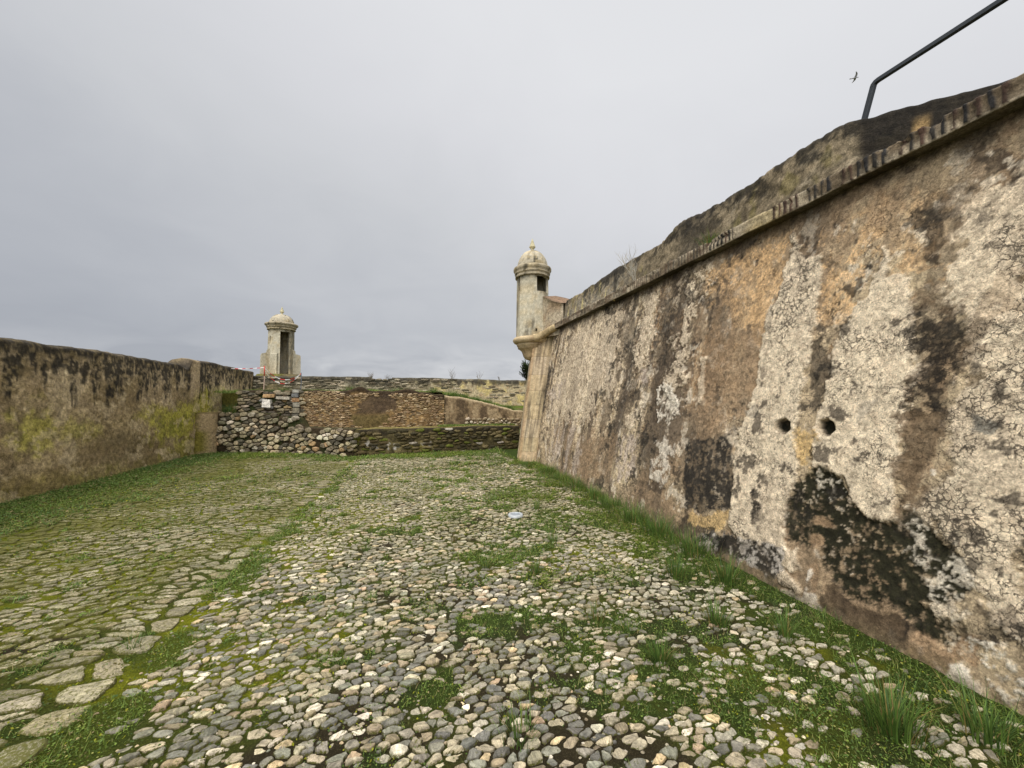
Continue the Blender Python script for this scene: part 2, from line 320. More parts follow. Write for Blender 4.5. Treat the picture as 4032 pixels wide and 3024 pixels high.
# ---------------------------------------------------------------- generic builders
def vor_stones(P,ax,ay,K,gap,height,colf,rings=((1.0,-.35),(.97,.35),(.84,.82),(.55,1.0)),ins=.95,pn=9,cornr=.09,tilt=.10,hjit=.25,dome=.12,maxr=.8,keep=None):
    """Voronoi stones in the plane. P (N,2) seeds, anisotropic space scale ax,ay. returns bag arrays in (u,v,h) space"""
    N0=N=len(P); Q=P/np.array([ax,ay]); n=min(14,N-2)
    nb=np.empty((N,n),int)
    for a in range(0,N,800):
        d=((Q[a:a+800,None,:]-Q[None,:,:])**2).sum(-1); d[np.arange(len(d)),np.arange(a,a+len(d))]=1e9
        nb[a:a+800]=np.argpartition(d,n,axis=1)[:,:n]
    D=Q[nb]-Q[:,None,:]
    if keep is not None: D=D[keep]; P=P[keep]; N=len(P)
    L2=(D**2).sum(-1)
    th=(np.arange(K)/K*2*math.pi)[None,:]+rng.uniform(0,6.28,(N,1))
    dx,dy=np.cos(th),np.sin(th)
    dot=D[:,:,0][:,None,:]*dx[:,:,None]+D[:,:,1][:,None,:]*dy[:,:,None]     # N,K,n
    r=np.where(dot>1e-6,L2[:,None,:]/(2*np.maximum(dot,1e-6)),1e3)
    r=(r**-pn).sum(-1)**(-1./pn); r=np.minimum(r,maxr)
    ph=rng.uniform(0,6.28,(N,3)); am=rng.uniform(-cornr,cornr,(N,3))
    r=r*rng.uniform(.94,1.06,r.shape)*ins*(1+am[:,:1]*np.cos(2*th+ph[:,:1])+am[:,1:2]*np.cos(3*th+ph[:,1:2])+am[:,2:3]*np.cos(5*th+ph[:,2:3])*.6)
    ex,ey=r*dx*ax,r*dy*ay
    ln=np.sqrt(ex**2+ey**2); f=np.maximum(ln-gap,ln*.3)/ln; ex*=f; ey*=f
    size=np.sqrt((ex**2+ey**2).mean(1))
    hh=height*(1+rng.uniform(-hjit,hjit,N)); tx=rng.uniform(-tilt,tilt,N); ty=rng.uniform(-tilt,tilt,N)
    R=len(rings); V=np.empty((N,R*K+1,3)); lev=np.empty((N,R*K+1))
    for q,(s_,z_) in enumerate(rings):
        wob=1+ (rng.uniform(-.05,.05,(N,K)) if q>0 else 0)
        a=slice(q*K,(q+1)*K)
        V[:,a,0]=ex*s_*wob; V[:,a,1]=ey*s_*wob
        V[:,a,2]=hh[:,None]*z_+ (rng.uniform(-.07,.07,(N,K))*height if q>1 else 0)
        lev[:,a]=z_
    V[:,-1,:2]=0; V[:,-1,2]=hh*(1+dome); lev[:,-1]=1
    top=np.clip(lev,0,1)
    V[:,:,2]+=(V[:,:,0]*tx[:,None]+V[:,:,1]*ty[:,None])*top
    V[:,:,0]+=P[:,0:1]; V[:,:,1]+=P[:,1:2]
    base=gridF(R,K,True); j=np.arange(K); cap=np.stack([(R-1)*K+j,(R-1)*K+(j+1)%K,np.full(K,R*K)],-1)
    off=(np.arange(N)*(R*K+1))[:,None,None]
    F4=(base[None]+off).reshape(-1,4); F3=(cap[None]+off).reshape(-1,3)
    col=np.repeat(colf(P,size),R*K+1,0)
    rnd=np.repeat(rng.uniform(0,1,N),R*K+1)
    return V.reshape(-1,3),[F3,F4],col,rnd,lev.ravel(),np.repeat(P,R*K+1,0)
def seeds(x0,x1,y0,y1,dx,dy,jit=.36,drop=.1):
    nx=int((x1-x0)/dx)+1; ny=int((y1-y0)/dy)+1
    i,j=np.meshgrid(np.arange(nx),np.arange(ny),indexing='ij')
    X=x0+(i+.5*(j%2)+rng.uniform(-jit,jit,i.shape))*dx; Y=y0+(j+rng.uniform(-jit,jit,i.shape))*dy
    P=np.stack([X.ravel(),Y.ravel()],-1)
    return P[rng.uniform(0,1,len(P))>drop]
def pick(N,pal,w,var=.18):
    pal=np.array(pal); k=rng.choice(len(pal),N,p=np.array(w)/sum(w))
    return np.clip(pal[k]*rng.uniform(1-var,1+var,(N,1))*rng.uniform(.97,1.03,(N,3)),0,1)

# ---------------------------------------------------------------- ground, cobbles
XR=2.98; XL=-6.03; XD=-1.62                                # right wall foot, left wall, drain line
def gz(x,y):                                               # gentle undulation of the ramp
    return (fbm(x*.5,y*.5,s=3,o=2)-.5)*.05 - .03*np.exp(-((x-XD)/.35)**2)
def backY(x):                                              # foot of the walls closing the ramp
    x=np.asarray(x,float)
    return np.interp(x,[-6.5,-5.66,-3.82,-1.68,3.3],[13.3,13.2,12.55,11.5,11.95])
def footX(y): return np.where(np.asarray(y)<9.0,XR,2.58)
BLOBS=[(.93,3.85,.55,.22,1.),(.57,2.73,.34,.2,.9),(1.1,3.35,.3,.15,.8),(-1.55,4.1,.22,.55,1.),(-1.5,6.1,.22,.8,.7),(-1.5,2.35,.25,.28,.9),
 (.1,3.0,.22,.12,.6),(1.35,2.55,.35,.2,.8),(1.55,1.95,.4,.35,.8),(1.0,2.3,.22,.14,.7),(1.9,3.2,.4,.25,.8),(1.6,4.6,.5,.4,.7),(.45,5.3,.35,.22,.6),(1.6,6.2,.6,.6,.7),
 (-.1,2.2,.12,.07,.5),(-.9,1.75,.2,.1,.5),(2.1,1.4,.6,.5,.9),(-1.0,1.5,.3,.14,.5),(-3.2,3.0,.5,.25,.4),(.75,1.45,.22,.12,.5),(1.7,1.2,.35,.3,.8),(.25,7.1,.3,.3,.5),(-.5,3.1,.2,.1,.55)]
def grassG(x,y):
    x=np.asarray(x,float);y=np.asarray(y,float)
    n=fbm(x*1.3,y*1.3,s=21,o=4)-.5; n2=fbm(x*4.5,y*4.5,s=33,o=3)-.5
    dR=footX(y)-x; G=ss(.78,.06,dR-.10*ss(6.,3.,y)+n*1.5+n2*1.2)
    dL=x-XL; G=np.maximum(G,ss(2.3,.5,dL+n*1.3)*.98)
    dB=backY(x)-y; G=np.maximum(G,ss(1.3,.45,dB+n*1.0)*.95)
    G=np.maximum(G,ss(.20,.04,np.abs(x-(XD+.14)-.06*np.sin(y*1.1))+n2*.3)*ss(.46,.6,fbm(x*.5,y*1.3,s=41,o=3)+.04)*.85)
    for bx,by,rx,ry,w in BLOBS:
        G=np.maximum(G,w*ss(1.15,.55,np.sqrt(((x-bx)/rx)**2+((y-by)/ry)**2)+n2*1.3+n*.6))
    G=np.maximum(G,.85*ss(.62,.70,fbm(x*4.3,y*5.0,s=57,o=4)+.10*ss(-.6,2.5,x)-.04+.03*ss(3,7,y)))
    return np.clip(G,0,1)
SOIL=lin(70,62,42)*.9; MOSS=lin(80,86,32); MOSSY=lin(136,138,28); GREEND=lin(62,80,32)
def soil_col(x,y):
    m=fbm(x*2.1,y*2.1,s=61,o=4); c=np.tile(SOIL,(x.size,1)).reshape(x.shape+(3,))
    left=ss(.2,-1.8,x)
    c=mixc(c,MOSS,ss(.44,.56,m+.14*left+.06*ss(3,6,y)))
    by=ss(.55,.66,fbm(x*1.1,y*1.1,s=71,o=3)+.09*left)*.6
    by=np.maximum(by,ss(.26,.1,np.abs(x-XD-.1))*ss(1.,3.,y)*.85)
    c=mixc(c,MOSSY,by)
    c=mixc(c,GREEND,grassG(x,y)*.8)
    return c
def ground_axis():
    return np.concatenate([np.linspace(-9.,-6.2,8),np.arange(-6.15,-2.,.05),np.arange(-2.,3.4,.03),np.linspace(3.5,5,6)]), \
           np.concatenate([np.linspace(-6,-.5,20),np.arange(-.4,4.,.025),np.arange(4.,13.6,.06),[14.,15.]])
gx,gy=ground_axis(); X,Y=np.meshgrid(gx,gy,indexing='ij')
Z=gz(X,Y)+.005+(fbm(X*9,Y*9,s=5,o=3)-.5)*.018
go=mk('earth_ground',np.stack([X,Y,Z],-1).reshape(-1,3),gridF(len(gx),len(gy))[:,::-1],M_SOIL,None,{'col':soil_col(X,Y).reshape(-1,3)})
tag(go,kind='structure')
# far terrain reaching the horizon, a little lower than the ramp
a=np.linspace(0,2*math.pi,49)[:-1]; rr=[0.,12,40,120,400,900]
V=np.concatenate([np.stack([r*np.cos(a),r*np.sin(a)+4,np.full(48,-.25-r*.02)],-1) for r in rr[1:]]+[[[0,4,-.25]]])
F4=gridF(5,48,True); j=np.arange(48); F3=np.stack([np.full(48,240),j,(j+1)%48],-1)
tag(mk('terrain',V,[F3,F4[:,::-1]],M_SOIL,None,{'col':np.tile(lin(88,92,52),(len(V),1))}),kind='structure')

def zwarp(V,P):
    V[:,2]+=gz(P[:,0],P[:,1]); return V
def cobfilter(P,keep=.6):
    G=grassG(P[:,0],P[:,1]); ok=(P[:,1]<backY(P[:,0])-.12)&(P[:,0]<footX(P[:,1])-.06)&(P[:,0]>XL+.1)
    return ok&~((G>.8)&(rng.uniform(0,1,len(P))<keep))
PAL=[lin(136,132,124),lin(116,116,114),lin(154,147,131),lin(180,171,150),lin(218,211,196),lin(208,188,152),lin(184,160,138),lin(144,132,113),lin(126,128,118),lin(98,98,98)]
def cobcol(P,size):
    c=pick(len(P),PAL,[2.2,2.4,2.0,2.3,1.5,.6,.4,1.8,1.4,2.4],.2)
    warm=ss(5.,1.5,P[:,0])*0; far=ss(2.6,5.5,P[:,1])
    c=mixc(c,lin(176,168,142),far*.4)
    rt=ss(1.,2.2,P[:,0])*ss(7,2,P[:,1])*(rng.uniform(0,1,len(P))<.55)
    c=mixc(c,lin(216,210,198),rt*.6)
    olive=ss(.35,.65,fbm(P[:,0]*1.7,P[:,1]*1.7,s=111,o=3)); c=mixc(c,lin(124,122,92),.12+.22*olive)
    c=c*np.array([1.06,1.,.88]); return np.clip(c*.92*rng.uniform(.8,1.15,(len(P),1)),0,.8)
def swirl(V,P):
    a=.10*np.sin(P[:,1]*1.3+P[:,0]*.6); 
    V[:,1]+=a*0.55*np.cos(P[:,0]*1.1); V[:,0]+=a*.5
    return V
cb=Bag()
P=seeds(XD+.12,3.0,-1.5,12.1,.068,.044,.48,.18)
V,F,c,rnd,lev,PP=vor_stones(P,.078,.046,14,.0022,.015,cobcol,pn=30,cornr=.12,hjit=.7,tilt=.16,ins=.88,
   rings=((1.,-.6),(.985,.45),(.93,.85),(.80,1.)),dome=.0,keep=cobfilter(P))
swirl(V,PP); zwarp(V,V)
G=grassG(V[:,0],V[:,1]); V[:,2]-=.010*G
mossw=(1-np.clip(lev,0,1))*.65+.20+.10*ss(2.5,6,V[:,1])+.2*G+.12*ss(.5,.65,fbm(PP[:,0]*1.2,PP[:,1]*1.2,s=81,o=3))
cb.add(V,F,col=c,rnd=rnd,moss=mossw)
# pebbles in the joints
P=seeds(XD,3.0,-.5,6.,.06,.06,.5,.35)
V,F,c,rnd,lev,PP=vor_stones(P,.022,.018,8,.0,.006,cobcol,maxr=.5,cornr=.15,rings=((1.,-.4),(.9,.5),(.55,1.)),keep=cobfilter(P,1.))
swirl(V,PP); zwarp(V,V); V[:,2]+=.004
cb.add(V,F,col=c,rnd=rnd,moss=(1-np.clip(lev,0,1))*.3)
# left zone: big worn slabs
def slabcol(P,size):
    c=pick(len(P),[lin(140,134,118),lin(158,150,132),lin(122,116,104),lin(176,168,152),lin(150,138,116)],[3,3,2,1.6,2],.14)
    c=mixc(c,lin(122,120,84),np.full(len(P),.3)); return np.clip(c*.88*np.array([1.05,1.,.86]),0,.8)
yy=-1.2; EP=[]
while yy<5.2: EP.append((XD-.12+random.uniform(-.025,.025),yy)); yy+=random.uniform(.14,.26)*(1 if yy<3.6 else .75)
EP=np.array(EP); EM=EP.copy(); EM[:,0]=2*(XD+.0)-EM[:,0]
S1=np.concatenate([seeds(XL,XD-.05,-1.5,3.,.165,.095,.46,.2),seeds(XL,XD-.05,3.08,13.3,.112,.064,.46,.2)])
S1=S1[~((S1[:,0]>XD-.26)&(S1[:,1]<5.2))]
P=np.concatenate([S1,EP,EM])
V,F,c,rnd,lev,PP=vor_stones(P,.13,.07,15,.007,.018,slabcol,maxr=1.6,pn=22,keep=cobfilter(P,.5)&(np.arange(len(P))<len(S1)+len(EP)),cornr=.09,hjit=.5,tilt=.05,ins=.9,rings=((1.,-.7),(.985,.35),(.93,.85),(.7,1.)),dome=.0)
V[:,1]+=.22*(V[:,0]-XD)*ss(0,1,np.abs(V[:,0]-XD))*.5
zwarp(V,V); V[:,2]-=.006*grassG(V[:,0],V[:,1])
mossw=(1-np.clip(lev,0,1))*.5+.40+.22*ss(.42,.62,fbm(V[:,0]*2.2,V[:,1]*2.2,s=91,o=3))+.26*ss(-2.6,-4.6,V[:,0])
cb.add(V,F,col=c,rnd=rnd,moss=mossw)
tag(cb.build('cobblestone_pavement',M_COB,smooth=False),kind='structure')

# ---------------------------------------------------------------- grass
GPAL=[lin(98,118,48),lin(116,136,58),lin(80,100,42),lin(146,146,78),lin(92,118,58)]
def blades(P,z,hgt,wid,lean,colr,seg=2,dirs=None,curve=.5):
    N=len(P); th=rng.uniform(0,6.28,N) if dirs is None else dirs
    d=np.stack([np.cos(th),np.sin(th)],-1); s=np.stack([-d[:,1],d[:,0]],-1)
    V=np.empty((N,(seg+1)*2,3))
    for k in range(seg+1):
        t=k/seg; out=lean*hgt*(t*(1-curve)+curve*t*t); zz=hgt*t*(1-.25*curve*lean*t)
        w=wid*(1-.92*t**1.4)*.5
        c=P+d*out[:,None]
        V[:,2*k,:2]=c-s*w[:,None]; V[:,2*k+1,:2]=c+s*w[:,None]
        V[:,2*k,2]=z+zz; V[:,2*k+1,2]=z+zz
    f=np.array([[2*k,2*k+1,2*k+3,2*k+2] for k in range(seg)])
    F=(f[None]+(np.arange(N)*(seg+1)*2)[:,None,None]).reshape(-1,4)
    return V.reshape(-1,3),F,np.repeat(colr,(seg+1)*2,0)
def leaves(P,z,size,colr,tiltr=.6):
    N=len(P); th=rng.uniform(0,6.28,N); d=np.stack([np.cos(th),np.sin(th)],-1); s=np.stack([-d[:,1],d[:,0]],-1)
    sl=rng.uniform(-.1,tiltr,N)
    V=np.empty((N,4,3)); L=size; W=size*rng.uniform(.3,.55,N)
    V[:,0,:2]=P; V[:,0,2]=z
    V[:,1,:2]=P+d*(L*.55)[:,None]+s*W[:,None]; V[:,1,2]=z+L*.55*sl
    V[:,2,:2]=P+d*L[:,None]; V[:,2,2]=z+L*sl*.8
    V[:,3,:2]=P+d*(L*.55)[:,None]-s*W[:,None]; V[:,3,2]=z+L*.55*sl
    F=np.arange(N*4).reshape(-1,4)
    return V.reshape(-1,3),F,np.repeat(colr,4,0)
def cand(N,x0,x1,y0,y1,pw=1.6,thr=.25):
    P=np.stack([rng.uniform(x0,x1,N),rng.uniform(y0,y1,N)],-1)
    dist=np.sqrt(P[:,0]**2+P[:,1]**2+1.)
    G=grassG(P[:,0],P[:,1])
    ok=(P[:,1]<backY(P[:,0])-.02)&(P[:,0]<footX(P[:,1])-.01)&(P[:,0]>XL+.02)
    pr=ss(thr,.9,G)*(.42+.58*ss(.38,.56,fbm(P[:,0]*11,P[:,1]*11,s=15,o=3)))
    return P[ok&(rng.uniform(0,1,N)<pr)],dist
gb=Bag()
def grass_zone(N,x0,x1,y0,y1,h,w,pl=.62):
    P,_=cand(N,x0,x1,y0,y1); n=len(P)
    dR=footX(P[:,1])-P[:,0]; tall=1+1.6*ss(.35,.05,dR)*ss(.45,.6,fbm(P[:,0]*2,P[:,1]*2,s=5)) 
    z=gz(P[:,0],P[:,1])
    col=pick(n,GPAL,[3,3,2.4,1,1.5],.2)*(.8+.5*fbm(P[:,0]*2.5,P[:,1]*2.5,s=8,o=3))[:,None]
    lowy=ss(.5,.68,fbm(P[:,0]*.9,P[:,1]*.9,s=13,o=3)); col=mixc(col,lin(120,132,30),lowy*.35)
    dl=ss(1.7,.3,P[:,0]-XL); col=mixc(col,lin(78,106,52),dl*.5)
    k=rng.uniform(0,1,n)<pl
    dd=rng.uniform(0,1,n)<.07; col[dd]=lin(158,142,96)*rng.uniform(.7,1.1,(dd.sum(),1))
    hh=h*rng.uniform(.3,1.2,n)*tall
    V,F,c=blades(P[k],z[k],hh[k],w*rng.uniform(.7,1.3,k.sum()),rng.uniform(.2,1.4,k.sum()),col[k]); gb.add(V,F,col=c)
    k=~k; V,F,c=leaves(P[k],z[k]+h*rng.uniform(.05,.75,k.sum())*np.minimum(tall[k],1.4),w*3.1*rng.uniform(.6,1.5,k.sum()),col[k]*.95); gb.add(V,F,col=c)
grass_zone(150000,-2.3,3.0,.4,3.2,.034,.0030)
grass_zone(110000,-3.5,3.0,3.2,5.5,.042,.0045)
grass_zone(110000,-6.1,3.0,5.5,8.5,.055,.008)
grass_zone(110000,-6.1,3.0,8.5,13.3,.07,.011)
grass_zone(60000,-6.1,-2.3,2.,5.5,.05,.006)
tag(gb.build('grass',M_GR,smooth=False),'short bright green grass and clover growing between the cobbles','grass',kind='stuff')

# mossy low herbs in joints everywhere (thin)
mb=Bag()
N=150000; P=np.stack([rng.uniform(-5.5,2.9,N),rng.uniform(.8,9.5,N)**1.0],-1)
q=fbm(P[:,0]*3,P[:,1]*3,s=101,o=3)+.06*ss(0,-3,P[:,0]); P=P[(rng.uniform(0,1,N)<ss(.42,.62,q))]
n=len(P); z=gz(P[:,0],P[:,1])+.006; far=.6+.16*np.hypot(P[:,0],P[:,1])
V,F,c=leaves(P,z,rng.uniform(.006,.014,n)*far,pick(n,[MOSS,MOSSY,GREEND*1.4,lin(92,84,40)],[3,1.5,3,1],.2),1.3); mb.add(V,F,col=c)
tag(mb.build('moss',M_GR,smooth=False),'low moss and tiny herbs in the joints of the cobbles','moss',kind='stuff')

def tuft(name,label,cat,loc,h,w,n,dead=.12,group=None,spread=.35,colr=None):
    P=rng.normal(0,1,(n,2))*w*.22; th=np.arctan2(P[:,1],P[:,0])+rng.normal(0,.5,n)
    col=pick(n,(colr or [lin(84,110,48),lin(102,128,58),lin(66,90,42)]),[1]*len(colr or [1,1,1]),.2)
    dd=rng.uniform(0,1,n)<dead; col[dd]=lin(150,132,78)*rng.uniform(.7,1.1,(dd.sum(),1))
    hh=h*rng.uniform(.45,1.1,n)
    V,F,c=blades(P,np.zeros(n)-.01,hh,np.full(n,.0035+.012*h)*rng.uniform(.6,1.2,n),rng.uniform(.1,1.,n)*spread*2.2,col,seg=4,dirs=th,curve=.7)
    o=mk(name,V,F,M_GR,None,{'col':c},False,loc)
    return tag(o,label,cat,group)
TUF=[((.50,1.80),.15,.16,90,'rush tuft in the near cobbles at the bottom centre of the photo'),
((1.46,2.10),.17,.14,150,'dark rush tuft beside orange broken stones in the right foreground'),
((1.42,2.42),.10,.1,70,'small tuft just behind the dark rush tuft in the right foreground'),
((1.30,2.62),.14,.12,80,'yellowed tuft with dead blades left of the white stones'),
((-1.76,3.08),.11,.12,80,'low tuft growing against the edging slabs at left'),
((-.32,3.27),.09,.11,70,'lone small tuft in the open cobbles left of centre'),
((-1.10,5.55),.13,.11,60,'lone dark tuft beside the mossy drain line'),
((1.10,3.42),.16,.1,100,'dark upright tuft at the lower edge of the central grass patch'),
((.68,3.65),.12,.1,80,'spiky tuft at the left end of the central grass patch'),
((.46,4.42),.12,.12,60,'reddish low tuft in cobbles behind the central grass patch'),
((1.02,4.3),.10,.09,60,'small round tuft in cobbles in front of the pale round cover'),
((1.50,4.07),.15,.12,90,'fan shaped spiky tuft right of the central grass patch'),
((1.72,5.31),.18,.15,110,'dark broad tuft right of the pale round cover'),
((2.25,1.40),.26,.22,220,'large dark tuft in the right foreground near the wall foot'),
((2.62,1.25),.24,.2,130,'thin bladed tuft against the wall foot at the lower right corner'),
((2.30,3.05),.22,.2,160,'olive tuft with brown base beside white cobbles'),
((2.42,2.10),.2,.14,110,'upright tuft standing in the grass strip in front of the dark moss stain'),
((2.10,2.35),.2,.16,120,'loose tuft left of the wall foot below the forked white stain'),
((2.66,2.85),.26,.2,160,'tall tuft against the wall foot under the blotched stain'),
((-2.6,4.9),.07,.1,50,'tiny tuft among the mossy slabs at left'),
((.3,8.6),.12,.15,60,'dark tuft in the far cobbles near the stone bench'),
((.62,10.9),.2,.2,80,'green tuft at the foot of the stone bench'),
((1.45,10.3),.12,.15,60,'small tuft in far cobbles right of the bench tuft')]
for (x,y),h,w,n,lab in TUF:
    z=float(gz(np.array([x]),np.array([y]))[0])
    dead=.5 if 'yellowed' in lab else .12
    cr=[lin(108,84,52),lin(96,92,46),lin(80,92,40)] if 'reddish' in lab else None
    tuft('grass_tuft',lab,'grass tuft',(x,y,z),h,w,n,dead,'grass tufts growing in the cobbles',.38,cr)
yy=3.4; k=0
WT=['tall grass clump at the wall foot, nearest of the row along the bastion wall','second grass clump of the row along the bastion wall foot','third grass clump of the row along the bastion wall foot','fourth grass clump of the row along the bastion wall foot','fifth grass clump of the row along the bastion wall foot','sixth grass clump of the row along the bastion wall foot','seventh grass clump of the row along the bastion wall foot','eighth grass clump of the row along the bastion wall foot','grass clump at the foot of the quoin pier, farthest of the row']
ROW=[3.45,4.0,4.55,5.15,5.75,6.4,7.1,7.8,8.7]
for y,l in zip(ROW,WT):
    tuft('grass_clump',l,'grass clump',(2.8 if y<8.5 else 2.55,y,0),random.uniform(.2,.3),.5,300,.12,'grass clumps along the foot of the bastion wall',.4)
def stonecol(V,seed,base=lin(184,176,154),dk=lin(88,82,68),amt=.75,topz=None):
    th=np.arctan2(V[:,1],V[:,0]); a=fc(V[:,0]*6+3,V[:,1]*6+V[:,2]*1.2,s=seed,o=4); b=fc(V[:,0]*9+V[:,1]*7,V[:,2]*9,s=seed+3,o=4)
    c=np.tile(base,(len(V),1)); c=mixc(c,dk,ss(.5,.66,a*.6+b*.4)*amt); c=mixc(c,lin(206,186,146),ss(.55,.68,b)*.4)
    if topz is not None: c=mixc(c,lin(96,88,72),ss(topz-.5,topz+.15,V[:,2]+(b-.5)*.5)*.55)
    return c
# ---------------------------------------------------------------- bastion wall (right)
bast=thing('bastion_wall','tall battered bastion wall with flaking cream plaster, black stains and a brick cordon','fortress wall',(3.0,4.0,0))
BL=Vector(bast.location)
def bm(name,V,F,mat,cols,smooth=True):
    return mk(name,np.asarray(V)-np.array(BL),F,mat,bast,cols,smooth)
ys=[-3.]
while ys[-1]<9.34: ys.append(ys[-1]+(.06 if ys[-1]<.7 else .009+.0012*max(ys[-1]-1,0)))
ys=np.array(ys); zs=np.linspace(-.12,3.36,340)
Yw,Zw=np.meshgrid(ys,zs,indexing='ij')
K_={'cream':lin(228,208,178),'cream2':lin(216,197,168),'white':lin(226,214,194),'orange':lin(214,176,128),'ochre':lin(204,172,118),'brown':lin(156,130,100),
 'wet':lin(80,66,50),'soot':lin(32,29,25),'greydark':lin(56,51,44),'umber':lin(84,68,50),'grey':lin(118,116,106),'lilac':lin(186,170,154),'moss':lin(44,42,28),'mosswhite':lin(206,196,176),'blotch':lin(40,37,31),'hole':lin(30,30,20)}
wx=(fbm(Yw*3,Zw*3,s=201,o=5,g=.65)-.5); wy=(fbm(Yw*3,Zw*3,s=211,o=5,g=.65)-.5)
n1=fbm(Yw*1.4,Zw*.9,s=221,o=5); n2=fc(Yw*9,Zw*7,s=231,o=5,g=.7,k=1.6); n3=fc(Yw*28,Zw*26,s=241,o=3,g=.75,k=1.7)
far=ss(3.6,5.4,Yw)
C=np.tile(lin(162,138,108),Yw.shape+(1,)).reshape(Yw.shape+(3,))
C=mixc(C,lin(186,168,136),ss(.45,.62,n1)*.7); C=mixc(C,lin(120,100,78),ss(.5,.38,n1)*.5)
# vertical runs, slightly slanted, as rain draws them
tt=Yw+.12*Zw
st=fbm(tt*3.2,Zw*.35,s=251,o=4,g=.6); st2=fbm(tt*7,Zw*.5,s=261,o=3)
upper=ss(.7,1.5,Zw+(n1-.5)*.8)
C=mixc(C,lin(216,198,160),ss(.52,.57,st+(n2-.5)*.4+(n3-.5)*.2)*(.25+.75*far)*(.35+.65*upper))
C=mixc(C,lin(104,94,82),ss(.53,.60,st2+(n2-.5)*.4+(n3-.5)*.2)*(.3+.55*far)*upper)
C=mixc(C,lin(198,156,108),ss(.55,.66,fbm(Yw*2,Zw*2,s=271)+(n2-.5)*.3)*.4*upper)
S1=fc(tt*2.3,Zw*.16,s=265,o=4,g=.6,k=2.3); env=(.15+.85*ss(3.4,4.6,Yw))*ss(.45,1.25,Zw+(n1-.5)*1.2+.15)
C=mixc(C,lin(222,200,166),ss(.53,.60,S1+(n2-.5)*.4+(n3-.5)*.3)*env*.9)
C=mixc(C,lin(88,80,70),ss(.46,.37,S1+(n2-.5)*.4+(n3-.5)*.3)*env*.8)
C=mixc(C,lin(84,74,62),ss(.56,.66,n2+(n3-.5)*.3)*.45*ss(2.6,3.6,Yw))
drip=ss(.50,.60,fc(tt*4.5,Zw*.22,s=263,o=5,g=.65,k=1.5)+(n2-.5)*.25-.30*ss(1.2,3.3,3.3-Zw)+.10); C=mixc(C,lin(52,46,40),ss(.70,.76,fc(Yw*4.5,Zw*4.5,s=305,o=5,g=.65,k=1.9))*.75); C=mixc(C,lin(232,216,190),ss(.70,.78,fc(Yw*6,Zw*5,s=307,o=5,g=.65,k=1.9))*.6)
C=mixc(C,lin(92,78,62),drip*(.35+.3*far))
CR=.25+.25*ss(.4,.6,n1); PT=.25+.5*far*upper; HT=(n1-.5)*.02+(fbm(Yw*.8,Zw*.8,s=281,o=2)-.5)*.05+(fbm(Yw*6,Zw*6,s=283,o=4)-.5)*.018
for kind,poly,soft,stg in STAINS:
    amp=.06+.5*min(soft,.1)+.03; crisp=soft<=.03
    if kind=='hole': amp=.02
    sd=poly_sd(Yw+wx*amp*2,Zw+wy*amp*2,poly)
    if kind in('moss','blotch','soot'): nn=(n2-.5)*.10
    elif kind=='mosswhite': nn=(n2-.5)*.25
    elif kind=='white' and poly[0][0]>4: nn=(n2-.5)*.25
    elif kind=='orange' or (kind=='cream' and soft>.05): nn=(n2-.5)*.45
    else: nn=(n2-.5)*.05
    if kind=='hole': nn=0
    nn=nn+(n2-.5)*(0 if crisp else min(2.2*soft,.3))+(n3-.5)*(.03 if crisp else .06+.5*min(soft,.15))
    e=.010 if crisp else .02+.12*soft
    if kind=='hole': nn=(n3-.5)*.01
    w=ss(-e,e,sd+nn)*stg*(.8 if kind=='brown' and soft>.04 else 1.)
    if kind in('brown','orange'): w=w*(1-.55*ss(.52,.64,n2*.6+n3*.4))
    if kind=='lilac': w=w*ss(.40,.56,st2+(n2-.5)*.5+.02)
    if kind=='white' and poly[0][0]>4: w=w*ss(.30,.45,n2*.7+n3*.3)
    c=K_[kind]; w_=w
    if kind in('moss',): 
        w_=w*(1-.75*ss(.66,.80,n3+(n2-.5)*.3)); CR=CR*(1-w); HT=HT-.014*w+.02*w*(n2-.5); PT=np.maximum(PT,w*.8)
    elif kind=='mosswhite': w_=w*ss(.46,.58,n3*.6+n2*.4); HT=HT+.006*w_; CR=CR*(1-w*.6)
    elif kind=='blotch': w_=w*ss(.66,.46,n3*.4+n2*.6); C=mixc(C,lin(208,200,188),w*.8); CR=CR*(1-w)
    elif kind=='cream': HT=HT+.016*w; CR=np.maximum(CR*(1-w),w*(.42+.4*ss(.4,.6,fbm(Yw*1.2,Zw*1.2,s=291)))); PT=np.maximum(PT,w*.6)
    elif kind=='cream2': HT=HT+.006*w; CR=np.maximum(CR,w*.8)
    elif kind=='white': HT=HT+.008*w; CR=CR*(1-w*.5)
    elif kind=='soot': w_=w*(1-.45*ss(.5,.65,n2)); CR=np.maximum(CR,w*.9)
    elif kind=='greydark': w_=w*(1-.5*ss(.5,.62,n3*.6+n2*.4))
    elif kind in('brown','wet','lilac','umber'): CR=CR*(1-.6*w); HT=HT-.004*w
    elif kind=='hole': HT=HT-.07*w
    tone=1+(n1-.5)*.5
    C=mixc(C,c[None,None,:]*tone[...,None],w_)
C=mixc(C,lin(112,98,72),ss(.12,.0,Zw+(n2-.5)*.1)*.7); C=mixc(C,lin(60,52,42),ss(3.20,3.31,Zw+(n2-.5)*.12+(st2-.5)*.2)*.75)  # noisy dark band under the cordon paints its shadow into the wall colour
C=mixc(C,lin(92,78,60),ss(.54,.64,n3*.7+n2*.3)*(.42+.25*far)); C=C*(.70+.58*n3)[...,None]*1.24*(.86+.28*n2)[...,None]
Xw=XR+.16*Zw-HT-(n3-.5)*.006
Yg=Yw
